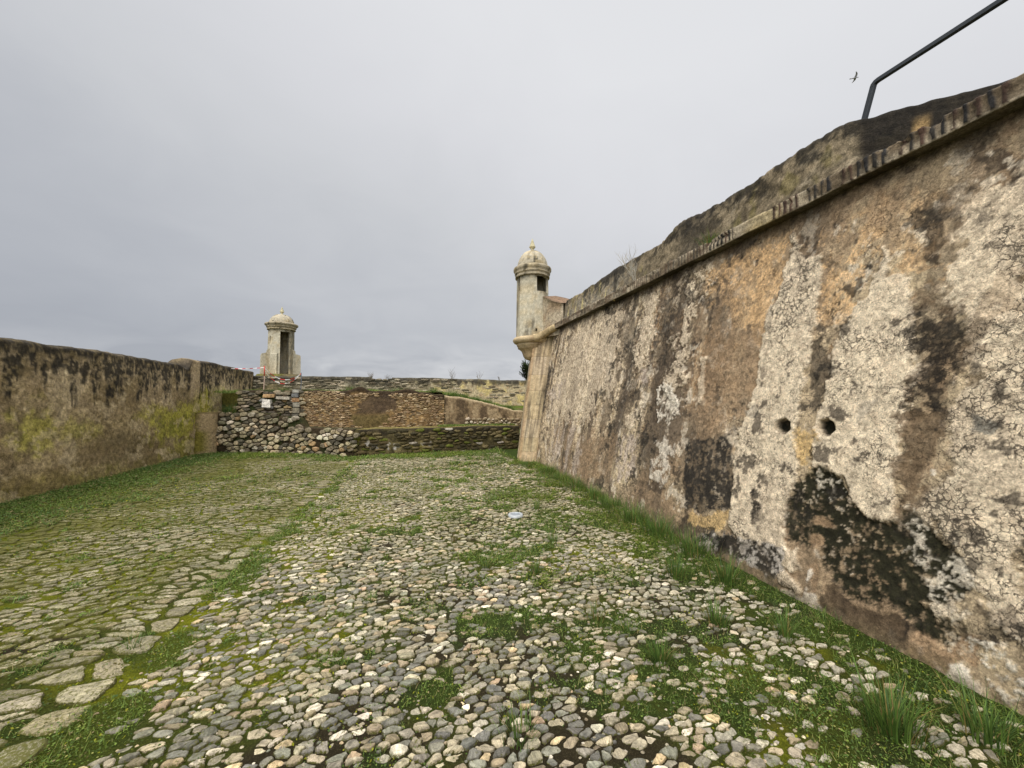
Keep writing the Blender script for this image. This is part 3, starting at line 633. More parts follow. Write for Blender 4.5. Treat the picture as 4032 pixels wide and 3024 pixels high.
C=mixc(C,lin(48,44,38),ss(.72,.78,fc(Yw*7+9,Zw*6,s=309,o=6,g=.7,k=1.9))*.8*ss(.35,.6,n1)); C=mixc(C,lin(120,108,92),ss(.60,.72,fc(Yw*2.6+3,Zw*1.6,s=311,o=6,g=.7,k=1.8))*.15)
CR=CR*(.25+.9*ss(.38,.58,fc(Yw*1.7,Zw*1.7,s=299,o=3)))
V=np.stack([Xw,Yg,Zw],-1).reshape(-1,3)
C*=np.minimum(1,.82/np.maximum(C.max(-1),1e-6))[...,None]
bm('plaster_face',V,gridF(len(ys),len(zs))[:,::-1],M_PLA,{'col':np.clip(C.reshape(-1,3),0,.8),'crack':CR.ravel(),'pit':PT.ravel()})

# quoin pier: courses of big dressed blocks following the batter
qb=Bag(); z=-.1; r0=np.random.default_rng(4)
base=np.array([(2.95,9.29),(2.56,9.44),(2.74,10.2),(4.4,11.6),(4.5,9.4)])
def shf(p,z): return p+np.array([.15*z,.05*z])
while z<3.2:
    h=random.uniform(.34,.5); 
    if z+h>3.0: h=3.3-z
    g=.004; tri=[]
    for zz,o in ((z+.001,.006),(z+.008,0),(z+h-.008,0),(z+h-.001,.006)):
        b=shf(base,zz); c=b.mean(0); d=c-b; d/=np.linalg.norm(d,axis=1)[:,None]
        tri.append(np.c_[b+d*o,np.full(5,zz)])
    # subdivide every side so that the block can be worn
    rows=[]
    for T in tri:
        pts=[]
        for a in range(5):
            for t in np.linspace(0,1,17)[:-1]: pts.append(T[a]*(1-t)+T[(a+1)%5]*t)
        rows.append(pts)
    V=np.array(rows); nn=fbm(V[...,0]*6+V[...,1]*6,V[...,2]*6,s=77,o=3)-.5; V[...,0]-=nn*.03
    V=V.reshape(-1,3)
    c1=pick(1,[lin(196,178,146),lin(190,172,140),lin(202,186,158),lin(184,168,138)],[3,2,2,1.5],.05)[0]
    cc=np.tile(c1,(len(V),1)); m=fc(V[:,1]*12+V[:,0]*24,V[:,2]*1.3,s=87,o=4,k=2.3)
    cc=mixc(cc,lin(96,82,64),ss(.5,.58,m)*.75); cc=mixc(cc,lin(176,150,110),ss(.5,.42,m)*.4); left=(V[:,0]<shf(base,0)[1][0]+.15*V[:,2]+.06)&(V[:,1]>9.4); cc=mixc(cc,lin(160,128,92),left*.5)
    qb.add(V,[gridF(4,80,True)[:,::-1]],col=cc); z+=h
# vertical joint grooves and caps hidden by cordon
o=qb.build('quoin',M_CLEAN,bast,False); o.data.transform(__import__('mathutils').Matrix.Translation(-BL))

# cordon with headers of brick
def cordon_bag():
    b=Bag(); y0,y1=-3.,9.2; n=int((y1-y0)/.012); Yc=np.linspace(y0,y1,n)
    prof=[(.16,3.350),(.004,3.346),(-.002,3.352),(.002,3.364),(.002,3.374),(.004,3.42),(.004,3.45),(.0,3.476),(.012,3.488),(.09,3.50),(.24,3.505)]
    m=len(prof); ph=(Yc+ .02*(fbm(Yc*2,Yc*0,s=5)-.5))/.056
    wob=(fbm(Yc*3,Yc*0,s=6,o=4)-.5); k=np.floor(ph).astype(int); fr=ph-k
    bw=.48+.24*(_h(k,k*0,k*0,9)-.5); isb=(np.abs(fr-.5)<bw/2)
    dark=ss(4.4,3.0,Yc+ (fbm(Yc*1.5,Yc*0,s=12)-.5)*1.2)*.9+.60+.3*ss(.5,.7,fbm(Yc*.9,Yc*0,s=15)); dark=np.clip(dark,0,1)
    missing=((_h(k,k*0+2,k*0,10)<.1)|((Yc>2.95)&(Yc<3.45)))
    kc=np.array([lin(58,54,48),lin(76,60,50),lin(52,50,48),lin(88,68,56)])[(_h(k,k*0+5,k*0,3)*3.99).astype(int)]
    V=np.empty((n,m,3)); Cc=np.empty((n,m,3))
    for q,(dx,z) in enumerate(prof):
        isb=(np.abs(fr-.5+.25*(_h(k,k*0,k*0,77)-.5)*(q-5)*.3)<bw/2+.30*(fbm(Yc*60,Yc*0+q*.9,s=8)-.5)-.02*max(0,5-q))
        inb=(q>=3)&(q<=8)
        nz=(fbm(Yc*8,Yc*0+q*.7,s=30,o=4)-.5)
        chip=ss(.6,.72,fbm(Yc*5,Yc*0+q*.2,s=44,o=3))*.03*(q>=6)
        V[:,q,0]=3.40+dx+nz*.014+wob*.02+chip+ (isb&~missing&inb)*-.012
        V[:,q,1]=Yc; V[:,q,2]=z+wob*.028+nz*.008-(chip*.6 if q>=7 else 0)
        c=np.tile(lin(168,154,130),(n,1)); c=mixc(c,lin(112,98,78),ss(.42,.58,fbm(Yc*2.2,Yc*0+q*.3,s=50,o=4)))
        c=mixc(c,lin(186,166,116),ss(2.75,3.0,Yc)*ss(3.4,3.15,Yc)*.45)
        if inb: c=np.where((isb&~missing)[:,None],c*(1-dark[:,None])+kc*dark[:,None],c)
        if q<2: c=c*.3  # underside darkened in its colour, standing in for shade below the cordon
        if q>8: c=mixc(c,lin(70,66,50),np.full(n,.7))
        Cc[:,q]=c
    b.add(V.reshape(-1,3),gridF(n,m),col=Cc.reshape(-1,3)); return b
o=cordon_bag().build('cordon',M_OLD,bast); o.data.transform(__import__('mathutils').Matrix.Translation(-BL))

# parapet above the cordon; its end turns inwards as an embrasure cheek near the viewer
path=[(3.60,8.95),(3.56,8.6),(3.57,2.50),(3.60,2.40),(4.26,1.76),(5.6,.5),(6.5,-2.5)]
def resample(path,step):
    path=np.array(path,float); s=np.r_[0,np.cumsum(np.linalg.norm(np.diff(path,axis=0),axis=1))]
    t=np.arange(0,s[-1],step); return np.stack([np.interp(t,s,path[:,0]),np.interp(t,s,path[:,1])],-1),t
Pp,tp=resample(path,.02); n=len(Pp)
Tn=np.gradient(Pp,axis=0); Tn/=np.linalg.norm(Tn,axis=1)[:,None]
for _ in range(6): Tn[1:-1]=(Tn[:-2]+Tn[1:-1]+Tn[2:])/3
Nn=np.stack([-Tn[:,1],Tn[:,0]],-1)                     # towards the inside of the bastion
Tn=Tn/np.linalg.norm(Tn,axis=1)[:,None]
if Nn[50,0]<0: Nn=-Nn
topz=4.01+(fbm(Pp[:,1]*1.1,Pp[:,0]*1.1,s=310,o=4)-.5)*.11+(fbm(Pp[:,1]*7,Pp[:,0]*7,s=311,o=3)-.5)*.04
topz+=.07*np.exp(-((Pp[:,1]-4.6)/.25)**2)-.05*np.exp(-((Pp[:,1]-5.1)/.25)**2)+.05*np.exp(-((Pp[:,1]-2.75)/.3)**2)*(Pp[:,0]<3.7)
prof=[(0,0.)]+[(.0+.05*t,t) for t in np.linspace(.06,.93,26)]+[(.052,.975),(.07,1.0),(.15,1.01),(.3,1.02),(.6,1.03),(1.2,1.02),(1.25,.9),(1.26,.0)]
m=len(prof); V=np.empty((n,m,3)); Cc=np.empty((n,m,3)); zb=3.46
for q,(d,f) in enumerate(prof):
    nz=fbm(Pp[:,1]*4+Pp[:,0]*4,np.full(n,f*2.2),s=320,o=5,g=.6)-.5; nf=fbm(Pp[:,1]*22+Pp[:,0]*22,np.full(n,f*9),s=330,o=3)-.5
    dd=d-nz*.05-nf*.014
    V[:,q,:2]=Pp+Nn*dd[:,None]; V[:,q,2]=zb+(topz-zb)*f+ (nf*.02 if f>.9 else 0)
    a=fbm(tp*2.2,np.full(n,f*1.2),s=340,o=6,g=.65); b_=fc(tp*9,np.full(n,f*6),s=350,o=5,g=.75,k=1.6)
    c=np.tile(lin(136,122,98),(n,1)); c=mixc(c,lin(172,158,132),ss(.5,.66,a+(b_-.5)*.4)*.8); c=mixc(c,lin(86,76,58),ss(.48,.6,b_)*.8); c=mixc(c,lin(122,112,66),ss(.6,.72,fbm(tp*5,np.full(n,f*2),s=345,o=3))*.5)
    lf=ss(5.,6.6,Pp[:,1]); c=mixc(c,lin(160,152,136),lf*.5*ss(.4,.6,b_+a*.3-.15)); c=mixc(c,lin(196,180,128),lf*ss(.6,.68,fbm(tp*5,np.full(n,f*.6),s=346,o=3))*.8)
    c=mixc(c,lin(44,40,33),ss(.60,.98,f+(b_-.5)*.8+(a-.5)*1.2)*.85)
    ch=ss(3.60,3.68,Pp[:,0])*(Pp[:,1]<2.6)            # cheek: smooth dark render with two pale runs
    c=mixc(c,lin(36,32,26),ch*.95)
    c=mixc(c,lin(164,136,92),ch*ss(.045,.015,np.abs(Pp[:,1]-2.12+.05*f))*ss(.85,.6,f))
    c=mixc(c,lin(150,122,78),ch*ss(.16,.06,np.abs(Pp[:,1]-1.86+.1*(f-.3)))*ss(.62,.3,f+(b_-.5)*.5))
    soot=ss(.09,.04,np.abs(Pp[:,1]-6.35))*.8+ss(.5,.15,np.abs(Pp[:,1]-4.25+(b_-.5)*.3))*.55; c=mixc(c,lin(54,50,44),np.clip(soot,0,1)*(Pp[:,0]<3.7))
    Cc[:,q]=c
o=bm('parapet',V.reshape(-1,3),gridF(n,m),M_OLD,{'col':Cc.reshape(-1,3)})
# fill of the embrasure sill behind the cordon
V=[(3.5,-3,3.50),(3.5,2.8,3.50),(6.5,2.8,3.52),(6.5,-3,3.52)]
def sheet(p00,p10,p11,p01,nu,nv):
    u,v=np.meshgrid(np.linspace(0,1,nu),np.linspace(0,1,nv),indexing='ij')
    p=[np.array(q,float) for q in (p00,p10,p11,p01)]
    return (p[0]*((1-u)*(1-v))[...,None]+p[1]*(u*(1-v))[...,None]+p[2]*(u*v)[...,None]+p[3]*((1-u)*v)[...,None])
S_=sheet((3.62,-3,3.498),(6.5,-3,3.50),(6.5,2.6,3.50),(3.62,2.6,3.498),30,60); S_[...,2]+=(fbm(S_[...,0]*3,S_[...,1]*3,s=9)-.5)*.01
bm('sill',S_.reshape(-1,3),gridF(30,60),M_OLD,{'col':np.tile(lin(84,76,58),(1800,1))})
# hidden return face and top of the bastion so it is a solid from the side
V=np.array([(4.4,11.6,-.1),(12,13.5,-.1),(12,13.5,3.4),(4.85,11.75,3.4),(3.5,9.0,3.47),(12,9,3.47),(3.5,9.9,3.47)])
bm('return_face',V,[np.array([[0,1,2,3]]),],M_OLD,{'col':np.tile(lin(150,130,100),(7,1))},False)
tf=sheet((4.5,2.,3.45),(12.,2.,3.45),(12,13.5,3.45),(3.6,10.4,3.45),20,40)
bm('bastion_top',tf.reshape(-1,3),gridF(20,40),M_SOIL,{'col':np.tile(lin(90,92,50),(800,1))})

# curved neck wall from the parapet to the sentry box with a sloping cap
nb_=Bag(); A=np.array((3.57,8.85)); B_=np.array((3.27,9.55)); Cq=np.array((3.40,9.12))
u=np.linspace(0,1,24); bez=(1-u)[:,None]**2*A+2*(u*(1-u))[:,None]*Cq+u[:,None]**2*B_
ft=3.97+.33*u**1.6; rt=4.02+.30*u
back=bez+np.array((.42,.14))
rows=[np.c_[bez+np.array((.0,0))*1,np.full(24,z)*1.0] for z in (3.2,3.35)]
rows+= [np.c_[bez,3.35+(ft-3.35)*f] for f in (.2,.4,.6,.8,1)]
rows+= [np.c_[bez*(1-w)+back*w+np.array((-.02,-.01))*(w<.1),ft*(1-w)+(rt+.06)*w] for w in (.02,.25,.5,.75,1)]
rows+= [np.c_[back,np.full(24,3.2)]]
V=np.stack(rows,1); m=V.shape[1]; cc=np.tile(lin(172,158,134),(24*m,1)).reshape(24,m,3)
aa=fbm(V[...,1]*5,V[...,2]*3,s=360,o=4); cc=mixc(cc,lin(150,130,104),ss(.45,.6,aa)); cc[:,8:12]=lin(128,104,82); cc[:,7]=lin(120,104,84)
nb_.add(V.reshape(-1,3),gridF(24,m)[:,::-1],col=cc.reshape(-1,3))
o=nb_.build('neck_wall',M_OLD,bast); o.data.transform(__import__('mathutils').Matrix.Translation(-BL))
# thick rounded cordon piece curving to the sentry box
pts=np.array([(3.43,9.0,3.40),(3.36,9.2,3.36),(3.24,9.38,3.27),(3.12,9.47,3.20),(3.0,9.5,3.17)])
tt_=np.linspace(0,1,30); pc=np.stack([np.interp(tt_,np.linspace(0,1,5),pts[:,k]) for k in range(3)],-1)
for _ in range(4): pc[1:-1]=(pc[:-2]+pc[1:-1]+pc[2:])/3
V,F=tube(pc,np.interp(tt_,[0,1],[.085,.105]),16); V=V-np.array(BL)
mk('cordon_bend',V,F,M_CLEAN,bast,{'col':stonecol(V+np.array(BL),470,lin(182,162,124),lin(130,110,80),.6)})

# ---------------------------------------------------------------- sentry boxes
def octa(th,k=8,ph=0,soft=.6):
    a=(th-ph+math.pi/k)%(2*math.pi/k)-math.pi/k
    return (1-soft)+soft*math.cos(math.pi/k)/np.cos(a)
def shell(R,t,z0,z1,ops,ph=0,taper=0,nth=64,soft=.9,zref=None):
    """octagonal shell with rectangular openings ops=[(theta,halfangle,za,zb)] -> verts, quads"""
    zs=set([z0,z1])|set(np.linspace(z0,z1,14)); ths=set(np.round(np.arange(nth)/nth*2*math.pi,5))
    for th,ha,a,b in ops:
        zs|={max(a,z0),min(b,z1)}; 
        ths={x for x in ths if abs((x-th+math.pi)%(2*math.pi)-math.pi)>ha+.02 or abs((x-th+math.pi)%(2*math.pi)-math.pi)<ha-.02}
        ths|={round((th-ha)%(2*math.pi),5),round((th+ha)%(2*math.pi),5)}
    zs=np.array(sorted(zs)); zs=zs[np.r_[True,np.diff(zs)>1e-4]]; ths=np.array(sorted(ths)); n=len(zs); m=len(ths)
    def ring(rad): 
        k=octa(ths,8,ph,soft); r=rad*k[None,:]*(1-taper*(zs-z0)/(z1-z0))[:,None]
        return np.stack([r*np.cos(ths),r*np.sin(ths),np.repeat(zs[:,None],m,1)],-1).reshape(-1,3)
    Vo=ring(R); Vi=ring(R-t); V=np.concatenate([Vo,Vi]); K=n*m
    solid=np.ones((n-1,m),bool)
    for i in range(n-1):
        zc=(zs[i]+zs[i+1])/2
        for j in range(m):
            tc=(ths[j]+((ths[(j+1)%m]-ths[j])%(2*math.pi))/2)
            for th,ha,a,b in ops:
                if a<zc<b and abs((tc-th+math.pi)%(2*math.pi)-math.pi)<ha: solid[i,j]=False
    F=[]
    for i in range(n-1):
        for j in range(m):
            a=i*m+j;b=i*m+(j+1)%m;c=b+m;d=a+m
            if solid[i,j]:
                F.append((a,b,c,d)); F.append((K+b,K+a,K+d,K+c))
                if not solid[i,(j+1)%m]: F.append((b,K+b,K+c,c))
                if not solid[i,(j-1)%m]: F.append((K+a,a,d,K+d))
                if i+1<n-1 and not solid[i+1,j]: F.append((d,c,K+c,K+d))
                if i>0 and not solid[i-1,j]: F.append((b,a,K+a,K+b))
    for j in range(m):
        if solid[0,j]: F.append((j,K+j,K+(j+1)%m,(j+1)%m))
        a=(n-1)*m
        F.append((a+j,a+(j+1)%m,K+a+(j+1)%m,K+a+j))
    return V,np.array(F)
def sentry(name,label,loc,p):
    root=thing(name,label,'sentry box',loc,None); R=p['R']; H=p['H']
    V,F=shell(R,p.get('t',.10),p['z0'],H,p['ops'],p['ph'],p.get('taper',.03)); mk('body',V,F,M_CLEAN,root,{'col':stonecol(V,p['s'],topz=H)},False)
    inner=[(.0,p['z0']+.01),(R-.09,p['z0']+.01)]; V,F=lathe([(.001,p['z0']+.012),(R-.095,p['z0']+.012)],32); mk('floor',V,F,M_OLD,root,{'col':np.tile(lin(90,76,58),(len(V),1))})
    co=p.get('co',1.)
    c=[(r if r<R else R+(r-R)*co,z) for r,z in [(R*.98-.02,H-.10),(R+.022,H-.10),(R+.026,H-.065),(R+.006,H-.055),(R+.01,H-.01),(R+.05,H+.0),(R+.052,H+.035),(R+.035,H+.04),(R+.085,H+.075),(R+.11,H+.10),(R+.115,H+.14),(R+.10,H+.165),(R+.03,H+.19),(R-.04,H+.20),(R-.05,H+.15)]]
    V,F=lathe(c,72); V[:,2]+=(fbm(np.arctan2(V[:,1],V[:,0])*6,V[:,2]*8,s=p['s']+9,o=3)-.5)*.004
    mk('cornice',V,F,M_CLEAN,root,{'col':stonecol(V,p['s']+20,lin(162,150,126),lin(72,66,52),.9)})
    # dome with raised ribs
    D=p['D']; z0=H+.17; pr=[(R*.90*math.cos(t)**.85,z0+D*math.sin(t)) for t in np.linspace(0,math.pi/2*.93,20)]
    pr=[(R*.94,z0-.03)]+pr+[(.001,z0+D)]
    def rf(th):
        a=(th-p['ph']+math.pi/8)%(math.pi/4)-math.pi/8
        return 1+.028*np.exp(-((np.abs(a)-math.pi/8)/.05)**2)-.02*np.cos(a*8)*.3
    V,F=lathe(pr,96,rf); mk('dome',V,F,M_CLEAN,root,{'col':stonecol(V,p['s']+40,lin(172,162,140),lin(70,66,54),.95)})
    zf=z0+D; k=p.get('fk',1.)
    fp=[(.09,zf-.04),(.062,zf+.0),(.045,zf+.03),(.042,zf+.06),(.07,zf+.10),(.088,zf+.125),(.086,zf+.135),(.07,zf+.17),(.045,zf+.26),(.018,zf+.35),(.001,zf+.40)]
    fp=[(r*k*1.05,zf+(z-zf)*k*.95) for r,z in fp]; V,F=lathe(fp,24); mk('finial',V,F,M_CLEAN,root,{'col':stonecol(V,p['s']+60,lin(190,180,146),lin(120,114,90),.6)})
    return root
# near one, corbelled out at the bastion corner. local z=0 is world z 3.15
cam_dir=math.atan2(-9.94,-3.11)
s1=sentry('sentry_box','domed stone sentry box corbelled out from the corner of the bastion wall',(3.11,9.94,3.10),
  dict(R=.455,H=1.87,z0=.10,t=.055,ph=cam_dir+.33,D=.50,s=400,co=.55,fk=.95,ops=[(cam_dir+.86,.56,1.34,1.75),(cam_dir-.97,.11,1.38,1.75),(cam_dir+.24,.06,.26,.34)],taper=.05))
V,F=lathe([(.3,-.02),(.46,-.02),(.50,.0),(.535,.05),(.535,.09),(.50,.135),(.46,.15),(.3,.15)],64); mk('base_moulding',V,F,M_CLEAN,s1,{'col':stonecol(V,440,lin(184,164,130),lin(140,118,88),.6)})
V,F=lathe([(.001,-.46),(.12,-.46),(.20,-.43),(.25,-.36),(.275,-.28),(.30,-.22),(.36,-.17),(.40,-.15),(.40,-.10),(.42,-.09),(.44,-.02),(.3,-.02)],64); mk('corbel',V,F,M_CLEAN,s1,{'col':stonecol(V,450,lin(172,150,116),lin(122,102,76),.7)})
# thin vertical pilaster joint on the body facing the camera
# far one, standing on the far left corner with flared buttresses
cd2=math.atan2(-17.9,5.40)
s2=sentry('sentry_box','domed stone sentry box with open doorway and stepped buttresses on the far left corner',(-5.40,17.9,2.55),
  dict(R=.50,H=2.0,z0=.0,ph=cd2+.33,D=.41,s=500,fk=.9,ops=[(cd2+.33,.42,.03,1.80),(cd2-1.0,.10,1.35,1.62)],taper=.04))
bb=Bag()
for a in (cd2-math.pi/2+.1,cd2+math.pi/2+.05,cd2-.52,cd2+math.pi):
    d=np.array([math.cos(a),math.sin(a)]); e=np.array([-d[1],d[0]]); out=.22 if abs(a-(cd2-.52))>.01 else .03; w=.19 if out>.1 else .13
    pr=[(.40,0),(.50+out,0),(.49+out,.82),(.47+out,.88),(.52,.93),(.50,1.06),(.42,1.10)] if out>.1 else [(.40,0),(.50+out,0),(.50+out,.86),(.42,.92)]
    n=len(pr); V=np.array([[*(d*r+e*s_*w),z] for s_ in(-1,1) for r,z in pr])
    F4=np.array([[j,(j+1)%n,(j+1)%n+n,j+n] for j in range(n)])
    F3=np.array([[0,j+1,j] for j in range(1,n-1)]+[[n,n+j,n+j+1] for j in range(1,n-1)])
    bb.add(V,[F3,F4],col=stonecol(V,520,lin(180,172,150),lin(104,98,84),.8))
bb.build('buttress',M_CLEAN,s2,False)
# ---------------------------------------------------------------- left rampart wall
lw=thing('rampart_wall','long brown rendered wall with black streaked top and yellow green algae along the left side','fortress wall',(-6.3,6,0))
LL=np.array(lw.location)
ys=np.r_[np.arange(-4,5,.08),np.arange(5,16.9,.03),[16.9]]; 
f_=np.r_[0.,np.linspace(.02,.93,78),.955,.975,.99]
n=len(ys)
topz=np.where(ys<12.55,2.53-.03*ss(10,12.5,ys),2.69-.05*ss(13,16.9,ys))+(fbm(ys*1.6,ys*0,s=600,o=4)-.5)*.07+(fbm(ys*9,ys*0,s=601,o=3)-.5)*.03
topz-=.07*np.exp(-((ys-12.35)/.18)**2)
prof=[(0.,f) for f in f_]+[(.03,1.0),(.12,1.01),(.3,1.015),(.5,1.0),(.56,.98),(.57,.5),(.57,0)]
m=len(prof); V=np.empty((n,m,3)); Cc=np.empty((n,m,3))
for q,(d,f) in enumerate(prof):
    z=-.1+(topz+.1)*f
    nz=fbm(ys*1.2,z*1.2,s=610,o=5)-.5; nf=fbm(ys*9,z*9,s=620,o=4,g=.65)-.5
    stp=-.035*((ys>12.55)&(ys<13.0))*ss(1.4,1.7,z)
    V[:,q,0]=XL-d+nz*.07+nf*.03-stp; V[:,q,1]=ys; V[:,q,2]=z+(nf*.03 if f>.95 else 0)
    a=fbm(ys*.9,z*1.1,s=630,o=5,g=.6); b=fc(ys*6,z*6,s=640,o=5,g=.7,k=1.5); dr=fc(ys*5.5,z*.6,s=650,o=5,g=.7,k=1.5); sp=fc(ys*14,z*12,s=655,o=3,g=.7,k=1.7)
    c=np.tile(lin(164,144,108),(n,1)); c=mixc(c,lin(194,172,138),ss(.45,.62,a+(b-.5)*.3)*ss(1.0,1.7,z)*.8); c=mixc(c,lin(84,70,44),ss(.52,.42,a+(b-.5)*.25)*.55)
    c=mixc(c,lin(84,72,48),ss(.55,.2,np.hypot((ys-10.1)/1.3,(z-.6)/.45)*.5+(b-.5)*.8)*.7)
    def blob(cy,cz,ry,rz,am=1.): return am*ss(1.2,.45,np.sqrt(((ys-cy)/ry)**2+((z-cz)/rz)**2)+(b-.5)*1.2+(a-.5)*.9)
    gr=np.maximum.reduce([blob(8.1,1.05,.55,.5,.85),blob(9.0,1.0,.7,.3,.5),blob(11.9,.95,1.2,.5,.95),blob(13.3,1.25,.9,.6,.95),blob(14.3,1.75,1.1,.35,.7),blob(11.0,1.3,.5,.25,.6),blob(12.6,.3,1.,.3,.7),blob(6.2,.9,.6,.4,.5)])
    c=mixc(c,lin(168,162,58),gr*.9*(.6+.6*b)); c=mixc(c,lin(84,92,30),gr*ss(.5,.62,b)*.6)
    c=mixc(c,lin(128,112,30),ss(.5,.1,z+(b-.5)*.3)*ss(10.,7.,ys)*.8); c=mixc(c,lin(116,110,44),ss(.35,.05,z+(b-.5)*.2)*.6)
    pl=ss(.50,.54,fc(ys*1.6,z*1.9,s=657,o=6,g=.6,k=1.7)+(sp-.5)*.12); c=mixc(c,lin(116,98,70),pl*.5*(1-.8*gr)); c=mixc(c,lin(200,180,146),ss(.60,.63,fc(ys*2.4,z*3.,s=658,o=5,g=.65,k=1.6))*.45)
    c=mixc(c,lin(88,76,54),ss(.55,.65,b)*.4*(1-.6*gr))
    dep=topz-z; bl=ss(.74,.44,dep+(dr-.5)*1.5+(b-.5)*.4)*(1-.6*ss(.5,.62,sp*.6+b*.4))+.5*ss(.12,.02,dep); bl=np.clip(bl,0,1)
    bl=bl*np.where((ys>12.6)&(ys<13.0),.15,1.)
    c=mixc(c,lin(40,37,32),bl*.93); c=mixc(c,lin(164,144,114),((ys>12.55)&(ys<13.05))*ss(1.3,1.8,z)*(.7 if f<.97 else .2))
    c=mixc(c,lin(92,80,52),ss(.56,.66,sp)*.4); c=c*(.75+.5*sp)[:,None]
    Cc[:,q]=np.minimum(c*1.38,.7)
mk('wall_face',V.reshape(-1,3)-LL,gridF(n,m)[:,::-1],M_OLD,lw,{'col':Cc.reshape(-1,3)})
pv=[]; zz=np.linspace(-.1,1.2,30)
loop=[(-6.06,12.86),(-5.9,12.95),(-5.68,13.08),(-5.62,13.2),(-5.62,13.6),(-6.06,13.6)]
V=np.array([[x+(fbm(np.array([z*3.]),np.array([x*2.]),s=4)[0]-.5)*.06,y,z] for z in zz for x,y in loop]); nn=fbm(V[:,2]*2.5,V[:,0]*4,s=670,o=3)
c=mixc(np.tile(lin(128,118,52),(len(V),1)),lin(168,146,110),ss(.4,.6,nn+(V[:,0]+5.9)*.8)); 
F=gridF(30,6,True)[:,::-1]; F3=np.array([[174+0,174+j,174+j+1] for j in range(1,5)])
mk('end_pier',V-LL,[F,F3],M_OLD,lw,{'col':c})

# ---------------------------------------------------------------- walls that close the ramp
def frame(P0,P1):
    P0=np.array(P0,float);P1=np.array(P1,float); L=np.linalg.norm(P1-P0); d=(P1-P0)/L; nrm=np.array([d[1],-d[0]])   # towards viewer for d=+x
    return P0,d,nrm,L
def wallmass(P0,P1,z0,topf,th,colf,seed,step=.04,rough=.04,topcol=None):
    P0,d,nrm,L=frame(P0,P1); s=np.linspace(0,L,max(3,int(L/step)+1)); n=len(s); tz=topf(s); nv=max(4,int((tz.mean()-z0)/step))
    prof=[(0,f) for f in np.linspace(0,.96,nv)]+[(-.02,1.)]+[(-.08,1.01),(-th*.5,1.01),(-th+.02,1.0),(-th,.95),(-th,0)]
    V=np.empty((n,len(prof),3)); C=np.empty((n,len(prof),3))
    for q,(o,f) in enumerate(prof):
        z=z0+(tz-z0)*f; r=(fbm(s*3+seed,z*3,s=seed,o=5,g=.65)-.5)*rough*(1 if o==0 else .6)
        V[:,q,:2]=P0+d*s[:,None]+nrm*(o+r)[:,None]; V[:,q,2]=z+(r if f>=1 else 0)
        c=colf(s,z,tz)
        if o<-.03 and topcol is not None: c=mixc(c,topcol,np.full(n,.85))
        C[:,q]=c
    V=np.concatenate([V,V[:1]*1,V[-1:]*1]) if False else V
    K=len(prof); F=[gridF(n,K)[:,::-1]]
    # end caps
    i0=np.arange(K); e0=np.array([[0,j,j+1] for j in range(1,K-1)]); e1=e0[:,::-1]+(n-1)*K
    return V.reshape(-1,3),[np.concatenate([e0,e1]),F[0]],C.reshape(-1,3)
def wallstones(bag,P0,P1,zr,dx,dz,height,colf,gap=.01,K=12,keep=None,off=0.,drop=.08,jit=.34,**kw):
    P0,d,nrm,L=frame(P0,P1)
    P=seeds(.02,L-.02,zr[0],zr[1],dx,dz,jit,drop)
    if keep is not None: P=P[keep(P[:,0],P[:,1])]
    V,F,c,rnd,lev,PP=vor_stones(P,dx*1.02,dz*1.02,K,gap,height,colf,maxr=.8,**kw)
    W=np.empty_like(V); W[:,:2]=P0+d*V[:,:1]+nrm*(V[:,2:3]+off); W[:,2]=V[:,1]
    dk=(1-np.clip(lev,0,1))*.0
    bag.add(W,F,col=c)
const=lambda z:(lambda s:np.full(len(s),float(z)))
mort=lin(58,48,32)
# lower rubble wall
rw=thing('rubble_wall','rough rubble wall of pale and rusty loose stones in front of the far left corner','stone wall',(-3.7,12.8,0)); RL=np.array(rw.location)
A0=(-5.66,13.25);A1=(-3.82,12.60);A2=(-1.62,11.50)
def mcol(s,z,tz): c=np.tile(mort,(len(s),1)); return mixc(c,lin(44,50,22),ss(.5,.62,fbm(s*3,z*3,s=3)))
def rubcol(P,size):
    c=pick(len(P),[lin(150,140,112),lin(176,160,130),lin(120,110,90),lin(92,86,72),lin(196,186,164),lin(160,134,98)],[3,2.4,2.5,2.4,1.3,.4],.16)
    return np.clip(mixc(c,lin(62,58,44),ss(.72,1.,P[:,1]+(rng.uniform(-.2,.2,len(P))))*.55)*1.1,0,.8)
RK=dict(K=16,cornr=.06,jit=.47,hjit=.5,drop=.25,pn=26,ins=.9,tilt=.2,rings=((1.,-.4),(.985,.4),(.92,.85),(.72,1.)),dome=.02)
b=Bag()
top1=lambda s:1.17+(fbm(s*4,s*0,s=9)-.5)*.08
V,F,C=wallmass(A0,A1,-.1,top1,.5,mcol,11,topcol=lin(70,76,36)); b.add(V,F,col=C)
top2=lambda s:np.interp(s,[0,.7,.85,2.6],[1.1,1.05,.78,.74])+(fbm(s*5,s*0,s=19)-.5)*.06
V,F,C=wallmass(A1,A2,-.1,top2,.5,mcol,12,topcol=lin(70,66,40)); b.add(V,F,col=C)
wallstones(b,A0,A1,(.05,1.14),.16,.105,.05,rubcol,.006,**RK)
wallstones(b,A1,A2,(.05,.74),.16,.105,.05,rubcol,.006,**RK)
wallstones(b,A1,A2,(.76,1.05),.17,.11,.05,rubcol,.006,keep=lambda s,z:s<.75,**RK)
o=b.build('lower_courses',M_RUB,rw,False); o.data.transform(__import__('mathutils').Matrix.Translation(-Vector(RL)))
b=Bag(); U0=(-5.12,13.22); U1=(-3.22,12.52)
top3=lambda s:1.86+(fbm(s*3,s*0,s=29)-.5)*.05
V,F,C=wallmass(U0,U1,.9,top3,.5,mcol,13,topcol=lin(84,86,40)); b.add(V,F,col=C)
